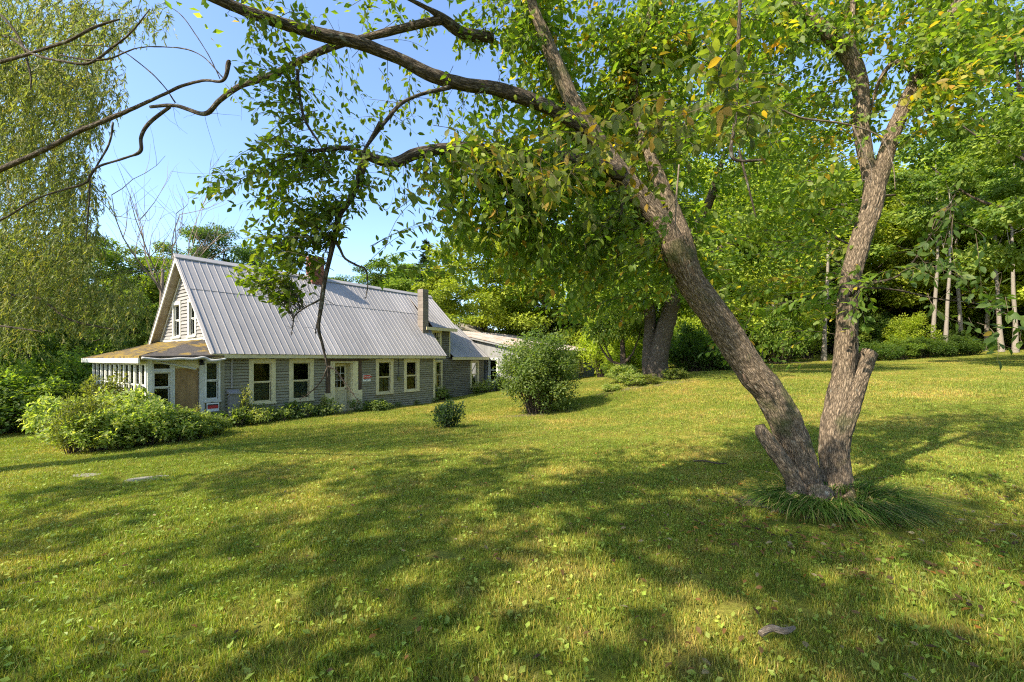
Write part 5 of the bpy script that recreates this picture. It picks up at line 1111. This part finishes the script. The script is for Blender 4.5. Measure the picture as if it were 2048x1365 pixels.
SH = {
    'round': [shrub_mesh(301, 1.35, 2.9, 140, 190, .09, PAL_SHRUB, cl=.28, low=.03)],
    'small': [shrub_mesh(302, .42, .75, 34, 60, .08, [(5, (.05, .09, .04)), (3, (.08, .13, .06)), (1, (.14, .18, .09))], upright=.6, cl=.35)],
    'wild': [shrub_mesh(303, .8, 1.3, 46, 80, .10, PAL_WEED, cl=.26), shrub_mesh(304, .75, 1.2, 40, 60, .13, PAL_WEED, cl=.28, tm=tmpl_near()), shrub_mesh(305, .65, 1.45, 48, 95, .075, [(5, (.17, .19, .05)), (3, (.22, .23, .06)), (2, (.09, .13, .03))], cl=.3, upright=.5)],
    'weed': [shrub_mesh(306, .3, .5, 16, 40, .075, PAL_WEED, cl=.42), shrub_mesh(307, .28, .55, 14, 45, .06, PAL_SHRUB, cl=.42, upright=.4), shrub_mesh(308, .34, .42, 14, 34, .11, PAL_SHRUB, cl=.45)],
    'under': [shrub_mesh(309, 1.5, 2.4, 60, 130, .13, PAL_MIX, cl=.24), shrub_mesh(310, 1.6, 2.1, 64, 130, .13, PAL_DARK, cl=.25), shrub_mesh(311, 1.4, 3.0, 60, 130, .13, PAL_BRIGHT, cl=.24, upright=.5)],
}
SH['tall'] = [shrub_mesh(312, .12, 1.1, 16, 26, .06, [(5, (.26, .26, .10)), (4, (.18, .22, .06)), (3, (.34, .32, .14))], cl=.9, upright=.6, low=.2)]
rs = random.Random(9)
def put_shrub(kind, px, Y, label, group=None, s=1.0, hs=1.0, v=None, X=None, name='shrub', cat='shrub'):
    X = (px - CX) / F * Y if X is None else X
    m_ = SH[kind][rs.randrange(len(SH[kind])) if v is None else v]
    r_ = empty(name, (X, Y, h1(X, Y) - .02), rs.uniform(0, 6.28), label=label, cat=cat, group=group); r_.scale = (s, s, s * hs)
    link('stems', m_[0], r_); link('foliage', m_[1], r_); return r_
put_shrub('round', 1077, 15.6, 'large rounded green shrub standing alone on the lawn before the barn', s=1.04, hs=1.03)
put_shrub('small', 897, 12.4, 'small dark green bush alone on the lawn in front of the house corner')
GW_ = 'wild shrubs crowding the porch corner'
for (px, Y, v, s_) in [(150, 9.9, 2, .72), (200, 10.1, 0, .8), (250, 10.4, 1, .85), (300, 10.7, 0, .85), (350, 11.0, 1, .75), (392, 11.4, 0, .62), (150, 11.2, 1, .9), (205, 11.6, 2, .95), (250, 12.1, 1, .95), (290, 12.0, 0, .8), (120, 12.8, 1, .9), (165, 13.4, 0, 1.0), (225, 13.6, 2, 1.05), (335, 12.0, 2, .7), (412, 12.3, 1, .5), (432, 12.0, 0, .4)]:
    reg('wild', put_shrub('wild', px, Y, 'x', GW_, s_, rs.uniform(.75, 1.3), v=v))
number(NAMED['wild'], '%s from the left of the overgrown shrubs crowding the porch corner')
GP = 'plants along the farmhouse wall'
for i in range(17):
    x = .35 + i * .56 + rs.uniform(-.12, .12)
    if 4.0 < x < 5.2 and i % 2: continue
    if x > 7.0: 
        if i % 2: continue
    wx, wy = hw(x, -.55 - rs.uniform(0, .25)); reg('weed', put_shrub('weed', 0, wy, 'x', GP, rs.uniform(.8, 1.25) * (1.15 if x < 3.8 else .9 if x < 6.3 else .5), X=wx, name='plant', cat='plant'))
for x, dy, sc in ((5.9, -.8, 1.0), (5.4, -.9, 1.1), (.1, -1.1, 1.3), (.7, -1.2, 1.1), (1.5, -1.1, .9), (-.3, -.9, 1.2)):
    wx, wy = hw(x, dy); reg('weed', put_shrub('weed', 0, wy, 'x', GP, sc, X=wx, name='plant', cat='plant'))
number(NAMED['weed'], '%s from the left of the leafy plants along the farmhouse wall')
for x, dy, s_, lab in ((.42, -.75, 1.25, 'tall pale-leaved stem in front of the white wall cabinet'), (3.35, -.6, .8, 'tall pale-leaved stem left of the front door'), (-1.0, -.9, .8, 'pale-leaved stem in front of the plywood door')):
    wx, wy = hw(x, dy); put_shrub('tall', 0, wy, lab, None, s_, X=wx, name='plant', cat='plant')
for x, y, k, s_ in ((10.4, .2, 'weed', 1.6), (10.9, .35, 'weed', 1.3), (13.9, .4, 'weed', 1.4), (14.7, .2, 'weed', 1.6), (15.4, -.2, 'weed', 1.8), (16.0, -1.2, 'weed', 1.8), (15.2, -.7, 'weed', 1.5)):
    wx, wy = hw(x, y); reg('wingp', put_shrub(k, 0, wy, 'x', 'plants by the rear wing', s_, X=wx, name='plant', cat='plant'))
number(NAMED['wingp'], '%s from the left of the green plants at the foot of the rear wing')
for (px, Y, k, v, s_, hs) in [(1245, 20, 'wild', 0, .9, .8), (1222, 18.3, 'wild', 1, .55, .5), (1265, 18.6, 'wild', 1, .8, .6), (1350, 19.0, 'wild', 0, .7, .6), (1300, 18.4, 'wild', 2, .6, .5), (1235, 27, 'under', 0, .7, .7), (1255, 25, 'under', 2, .9, .9), (1400, 25, 'under', 1, 1.1, 1.0), (1450, 26, 'under', 1, 1.1, .9), (1375, 29, 'under', 1, 1.3, 1.2)]:
    reg('mapbase', put_shrub(k, px, Y, 'x', 'undergrowth round the big maple', s_, hs, v))
number(NAMED['mapbase'], '%s from the left of the undergrowth bushes round the big maple trunk')
for i, px in enumerate(range(1215, 2330, 50)):
    Y = 31 + 5 * math.sin(i * .9) ** 2 + (4 if px > 1650 else 0); reg('edge', put_shrub('under', px + rs.uniform(-14, 14), Y, 'x', 'undergrowth along the wood edge', rs.uniform(.8, 1.4), rs.uniform(.7, 1.7)))
number(NAMED['edge'], '%s from the left of the undergrowth bushes along the wood edge')
for i, px in enumerate(range(1100, 2400, 62)):
    reg('edge2', put_shrub('under', px + rs.uniform(-14, 14), 47 + 3 * (i % 2), 'x', 'thicket deep in the wood', rs.uniform(2.2, 2.7), rs.uniform(1.0, 1.2)))
for px in (1490, 1580, 1700, 1760, 1830, 1890, 1950, 2010, 2070, 2130, 2200):
    reg('edge2', put_shrub('under', px, 38.5 + rs.uniform(0, 4), 'x', 'thicket deep in the wood', rs.uniform(1.3, 1.8), rs.uniform(1.0, 1.6), rs.choice([0, 2, 2])))
number(NAMED['edge2'], '%s from the left of the tall thickets deep in the wood')
for (px, Y, v, s_, hs) in [(1752, 28, 1, .8, .75), (1800, 28.5, 0, .8, .8), (1848, 29, 1, .9, .75), (1895, 29.5, 1, .85, .8), (1940, 30, 1, .8, .7), (1820, 31, 2, 1.0, 1.0)]:
    reg('isl', put_shrub('under', px, Y, 'x', 'island of bushes on the far lawn', s_, hs, v))
number(NAMED['isl'], '%s from the left of the low bushes forming an island on the far lawn')
for (px, Y, v, s_, hs) in [(-40, 13.5, 1, 1.0, .9), (30, 14.5, 0, 1.0, .9), (90, 16, 0, 1.0, 1.0), (140, 17, 0, 1.1, 1.1), (10, 18, 1, 1.3, 1.2), (80, 20, 0, 1.4, 1.3), (170, 21, 0, 1.3, 1.3), (-70, 17, 1, 1.4, 1.2), (210, 27, 0, 1.5, 1.2), (120, 27, 1, 1.7, 1.3), (30, 27, 1, 1.8, 1.3), (-60, 25, 1, 1.8, 1.3), (270, 33, 2, 1.8, 1.3), (350, 38, 0, 2, 1.3), (440, 40, 0, 2, 1.2), (190, 36, 0, 2, 1.4)]:
    reg('leftu', put_shrub('under', px, Y, 'x', 'undergrowth of the wood left of the house', s_, hs, v))
number(NAMED['leftu'], '%s from the left of the dark undergrowth bushes left of the porch')

# ------------------------------------------------------------------ lawn blades, tufts, litter
def patch(seed, n, area, hmin, hmax, wd, nb):
    rg = np.random.default_rng(seed); a = blades(n, area, hmin, hmax, wd, rg)
    p0 = np.column_stack([rg.uniform(-area / 2, area / 2, (nb, 2)), rg.uniform(.012, .035, nb)]); an = rg.uniform(0, 6.28, nb)
    g = rg.uniform(.9, 1.5, nb)
    b = scatter(tmpl_mid(.33, .05), p0, np.column_stack([np.cos(an), np.sin(an), rg.uniform(-.1, .7, nb)]), np.array([0, 0, 1.]) + rg.normal(0, .3, (nb, 3)), rg.uniform(.018, .045, nb), np.column_stack([g * .95, g * 1.1, g * .9]))
    return mesh_np('lawn_patch', *join([a, b])[:2], M['lawn'], join([a, b])[2])
lc_ = bpy.data.collections.new('lawn_patches')
for k in range(4):
    o = bpy.data.objects.new('lawn_patch_%02d' % k, patch(400 + k, 2700, .56, .018, .060, .0045, 50)); lc_.objects.link(o)
for k in range(4, 8):
    o = bpy.data.objects.new('lawn_patch_%02d' % k, patch(400 + k, 2800, 1.2, .03, .075, .010, 60)); lc_.objects.link(o)
rg = np.random.default_rng(5)
def grid_pts(step, y0, y1, lim):
    xs = np.arange(-50, 60, step); ys = np.arange(y0, y1, step); gx_, gy_ = np.meshgrid(xs, ys); p = np.stack([gx_.ravel(), gy_.ravel()], -1) + rg.uniform(-.12, .12, (gx_.size, 2)) * step
    return p[(np.abs(p[:, 0]) < 1.24 * p[:, 1] + lim)]
pa = grid_pts(.46, 1.0, 11.0, 1.2); pb_ = grid_pts(1.0, 11.0, 45, 2)
pp = np.concatenate([pa, pb_]); idx = np.concatenate([rg.integers(0, 4, len(pa)), rg.integers(4, 8, len(pb_))])
ca, sa = math.cos(HA), math.sin(HA); lx = (pp[:, 0] - HO[0]) * ca + (pp[:, 1] - HO[1]) * sa; ly = -(pp[:, 0] - HO[0]) * sa + (pp[:, 1] - HO[1]) * ca
bad = ((lx > -2.4) & (lx < 27) & (ly > -.45) & (ly < 9)) & ~((lx > 10.2) & (lx < 15.6) & (ly < .5)) | ((lx > 15.3) & (lx < 27) & (ly > -2.0) & (ly < 9))
pp, idx = pp[~bad], idx[~bad]
e_ = .2; hz_ = H(pp[:, 0], pp[:, 1]); nxn = -(H(pp[:, 0] + e_, pp[:, 1]) - hz_) / e_; nyn = -(H(pp[:, 0], pp[:, 1] + e_) - hz_) / e_
rot = np.array([(Vector((a, b_, 1)).to_track_quat('Z', 'Y') @ Matrix.Rotation(z_, 3, 'Z').to_quaternion()).to_euler()[:] for a, b_, z_ in zip(nxn, nyn, rg.uniform(0, 6.28, len(pp)))], np.float32)
gme = bpy.data.meshes.new('grass'); gme.vertices.add(len(pp)); gme.vertices.foreach_set('co', np.column_stack([pp, hz_]).astype(np.float32).ravel())
gme.attributes.new('rot', 'FLOAT_VECTOR', 'POINT').data.foreach_set('vector', rot.ravel()); gme.attributes.new('pick', 'INT', 'POINT').data.foreach_set('value', idx.astype(np.int32))
gme.attributes.new('siz', 'FLOAT', 'POINT').data.foreach_set('value', (rg.uniform(.75, 1.3, len(pp)) * np.where(((pp[:, 0] - 3.25) / 1.15) ** 2 + ((pp[:, 1] - 4.3) / .9) ** 2 < 1, .45, 1)).astype(np.float32)); gme.update()
grass = link('grass', gme, label='short mown green grass with clover covering the sloping lawn', cat='grass', kind='stuff')
ng = bpy.data.node_groups.new('scatter_lawn', 'GeometryNodeTree'); ng.interface.new_socket('Geometry', in_out='INPUT', socket_type='NodeSocketGeometry'); ng.interface.new_socket('Geometry', in_out='OUTPUT', socket_type='NodeSocketGeometry')
gi = ng.nodes.new('NodeGroupInput'); go = ng.nodes.new('NodeGroupOutput'); ci = ng.nodes.new('GeometryNodeCollectionInfo'); ci.inputs['Collection'].default_value = lc_; ci.inputs['Separate Children'].default_value = True; ci.inputs['Reset Children'].default_value = True
ip = ng.nodes.new('GeometryNodeInstanceOnPoints'); ip.inputs['Pick Instance'].default_value = True
def na(nm, ty):
    n_ = ng.nodes.new('GeometryNodeInputNamedAttribute'); n_.data_type = ty; n_.inputs['Name'].default_value = nm; return n_.outputs['Attribute']
ng.links.new(gi.outputs[0], ip.inputs['Points']); ng.links.new(ci.outputs[0], ip.inputs['Instance']); ng.links.new(na('pick', 'INT'), ip.inputs['Instance Index'])
ng.links.new(na('rot', 'FLOAT_VECTOR'), ip.inputs['Rotation']); ng.links.new(na('siz', 'FLOAT'), ip.inputs['Scale']); ng.links.new(ip.outputs[0], go.inputs[0])
grass.modifiers.new('scatter', 'NODES').node_group = ng

# long grass round the forked tree
rg = np.random.default_rng(66); n = 3600
an = rg.uniform(0, 6.28, n); rr = .28 + .34 * rg.random(n) ** .8; bx_ = 3.26 + np.cos(an) * rr * 1.05; by_ = 4.42 + np.sin(an) * rr * .7; bz_ = H(bx_, by_)
ln = rg.uniform(.2, .5, n); od = np.column_stack([np.cos(an), np.sin(an)]) * rg.uniform(.3, 1.0, (n, 1)) + rg.normal(0, .35, (n, 2)) + [.05, -.3]
w_ = rg.uniform(.003, .0055, n); pd = np.column_stack([-od[:, 1], od[:, 0], 0 * an]); pd /= np.linalg.norm(pd, axis=1, keepdims=True); rows = []
for t, ww in ((0, 1), (.3, 1), (.6, .8), (.85, .5)):
    c = np.column_stack([bx_ + od[:, 0] * ln * t * t, by_ + od[:, 1] * ln * t * t, bz_ - .01 + ln * (1.25 * t - .95 * t * t)]); rows += [c - pd * (w_ * ww)[:, None], c + pd * (w_ * ww)[:, None]]
rows.append(np.column_stack([bx_ + od[:, 0] * ln, by_ + od[:, 1] * ln, bz_ + ln * .2]))
V = np.stack(rows, 1).reshape(-1, 3); k = np.arange(n)[:, None] * 9; T = []
for q in range(3): T += [k + [2 * q, 2 * q + 1, 2 * q + 3], k + [2 * q, 2 * q + 3, 2 * q + 2]]
T.append(k + [6, 7, 8]); col = palette(rg, n, [(6, (.065, .12, .015)), (4, (.10, .165, .022)), (1.6, (.34, .28, .10))])
link('tall_grass', mesh_np('tall_grass', V, np.concatenate(T), M['grassblade'], np.repeat(col, 9, 0)), label='long drooping grass tuft growing round the base of the forked tree', cat='grass', kind='stuff')

# fallen leaves
n = 2300; fx_ = np.concatenate([rg.normal(3.2, 1.3, n // 2), rg.uniform(-5, 9, n - n // 2)]); fy_ = np.concatenate([rg.normal(3.7, 1.0, n // 2), rg.uniform(1.6, 11, n - n // 2)])
P5 = np.column_stack([fx_, fy_, H(fx_, fy_) + rg.uniform(.03, .065, n)]); a = rg.uniform(0, 6.28, n)
v, t, c_ = scatter(tmpl_near(), P5, np.column_stack([np.cos(a), np.sin(a), rg.uniform(-.3, .3, n)]), np.array([0, 0, 1.]) + rg.normal(0, .35, (n, 3)), rg.uniform(.03, .06, n), palette(rg, n, [(4, (.20, .12, .055)), (3, (.26, .13, .05)), (1, (.42, .19, .04)), (2, (.36, .28, .16)), (2, (.11, .065, .04))]))
link('fallen_leaves', mesh_np('fallen_leaves', v, t, M['leaf'], c_, smooth=True), label='scattered brown and orange fallen leaves on the grass', cat='leaves', kind='stuff')

# bare soil patches, flagstones, fallen sticks
def soil_patch(px, Y, rx, ry, label, rot=0, lift=.02):
    c = gp(px, Y); rg_ = np.random.default_rng(int(px)); k = 26; th = np.arange(k) / k * 2 * np.pi; V = [[c[0], c[1], h1(c[0], c[1]) + lift]]; T = []
    for f in (.5, 1.0):
        for i in range(k):
            q = f * (1 + .3 * math.sin(3 * th[i] + px) * .6 + rg_.uniform(-.15, .15)); x = c[0] + rx * q * math.cos(th[i]) * math.cos(rot) - ry * q * math.sin(th[i]) * math.sin(rot); y = c[1] + rx * q * math.cos(th[i]) * math.sin(rot) + ry * q * math.sin(th[i]) * math.cos(rot)
            V.append([x, y, h1(x, y) + lift * (1.3 - f)])
    for i in range(k):
        j = (i + 1) % k; T += [[0, 1 + i, 1 + j], [1 + i, 1 + k + i, 1 + k + j], [1 + i, 1 + k + j, 1 + j]]
    return link('soil', mesh_np('soil', V, T, soilm, smooth=True), kind='structure', label=label)
soil_patch(1640, 4.5, .75, .5, 'bare soil round the base of the forked tree')
soil_patch(1085, 15.3, 1.3, .5, 'bare soil under the large round shrub')
soil_patch(1290, 18.2, 2.4, .6, 'bare soil strip before the big maple')
for i, (x0, x1) in enumerate(((0, 3.5), (3.4, 6.6), (6.5, 9.9))):
    c = hw((x0 + x1) / 2, -.45); soil_patch(CX + F * c[0] / c[1], c[1], 1.9, .42, ('near', 'middle', 'far')[i] + ' part of the dark planting strip along the farmhouse wall', HA)
for (px, Y, sx_, sy_, lab) in [(285, 7.25, .30, .17, 'larger pale flagstone lying in the lawn'), (172, 7.6, .24, .12, 'smaller flagstone at the lawn edge near the shrubs'), (325, 7.45, .12, .06, 'thin sliver of stone right of the larger flagstone')]:
    c = gp(px, Y); b = MB(); rg_ = random.Random(px); pts = [(sx_ * math.cos(t) * rg_.uniform(.75, 1.15), sy_ * math.sin(t) * rg_.uniform(.75, 1.15), -.05) for t in [i * .785 for i in range(8)]]
    b.prism(pts, (0, 0, .075)); o = b.build('flagstone', M['stone'], None, label=lab, cat='stone', group='flagstones in the lawn'); o.location = tuple(c)
for (px, Y, ln, ang, r_, m_, lab) in [(1555, 2.28, .22, .25, .015, 'deadwood', 'short pale broken stick lying in the foreground grass'), (1420, 6.4, .45, -.4, .01, 'bark_far', 'thin curved twig lying on the lawn left of the tree')]:
    c = gp(px, Y); c[2] += .06; d = np.array([math.cos(ang), math.sin(ang), 0]) * ln / 2; v, t, c_ = tube([-d, -d * .3 + [0, .01, .012], d * .3 + [0, -.012, .0], d], [r_, r_ * 1.1, r_, r_ * .6], 10, .01, .002, .2, True, 5)
    o = link('fallen_stick', mesh_np('fallen_stick', v, t, M[m_], c_, smooth=True), label=lab, cat='stick'); o.location = tuple(c)

# trees round the rest of the clearing, outside the frame (seen in the window panes)
for (x, y, h, k, wd) in [(30, 17, 13, 'maple', 1.1), (34, 8, 13, 'mixed', 1.2), (32, -3, 13, 'dark', 1.2), (28, -14, 13, 'maple', 1.2), (17, -22, 13, 'mixed', 1.2), (38, 24, 15, 'dark', 1.2)]:
    reg('ring', put_tree(k, 0, y, h, 'x', 'trees closing the clearing outside the frame', wd, X=x))
for (o, w_) in zip(NAMED['ring'], ['right edge of the lawn just outside the frame', 'right side of the clearing', 'right side abreast of the photographer', 'right side behind the photographer', 'clearing edge behind the photographer to the right', 'far right corner of the lawn']): o['label'] = 'leafy tree at the ' + w_
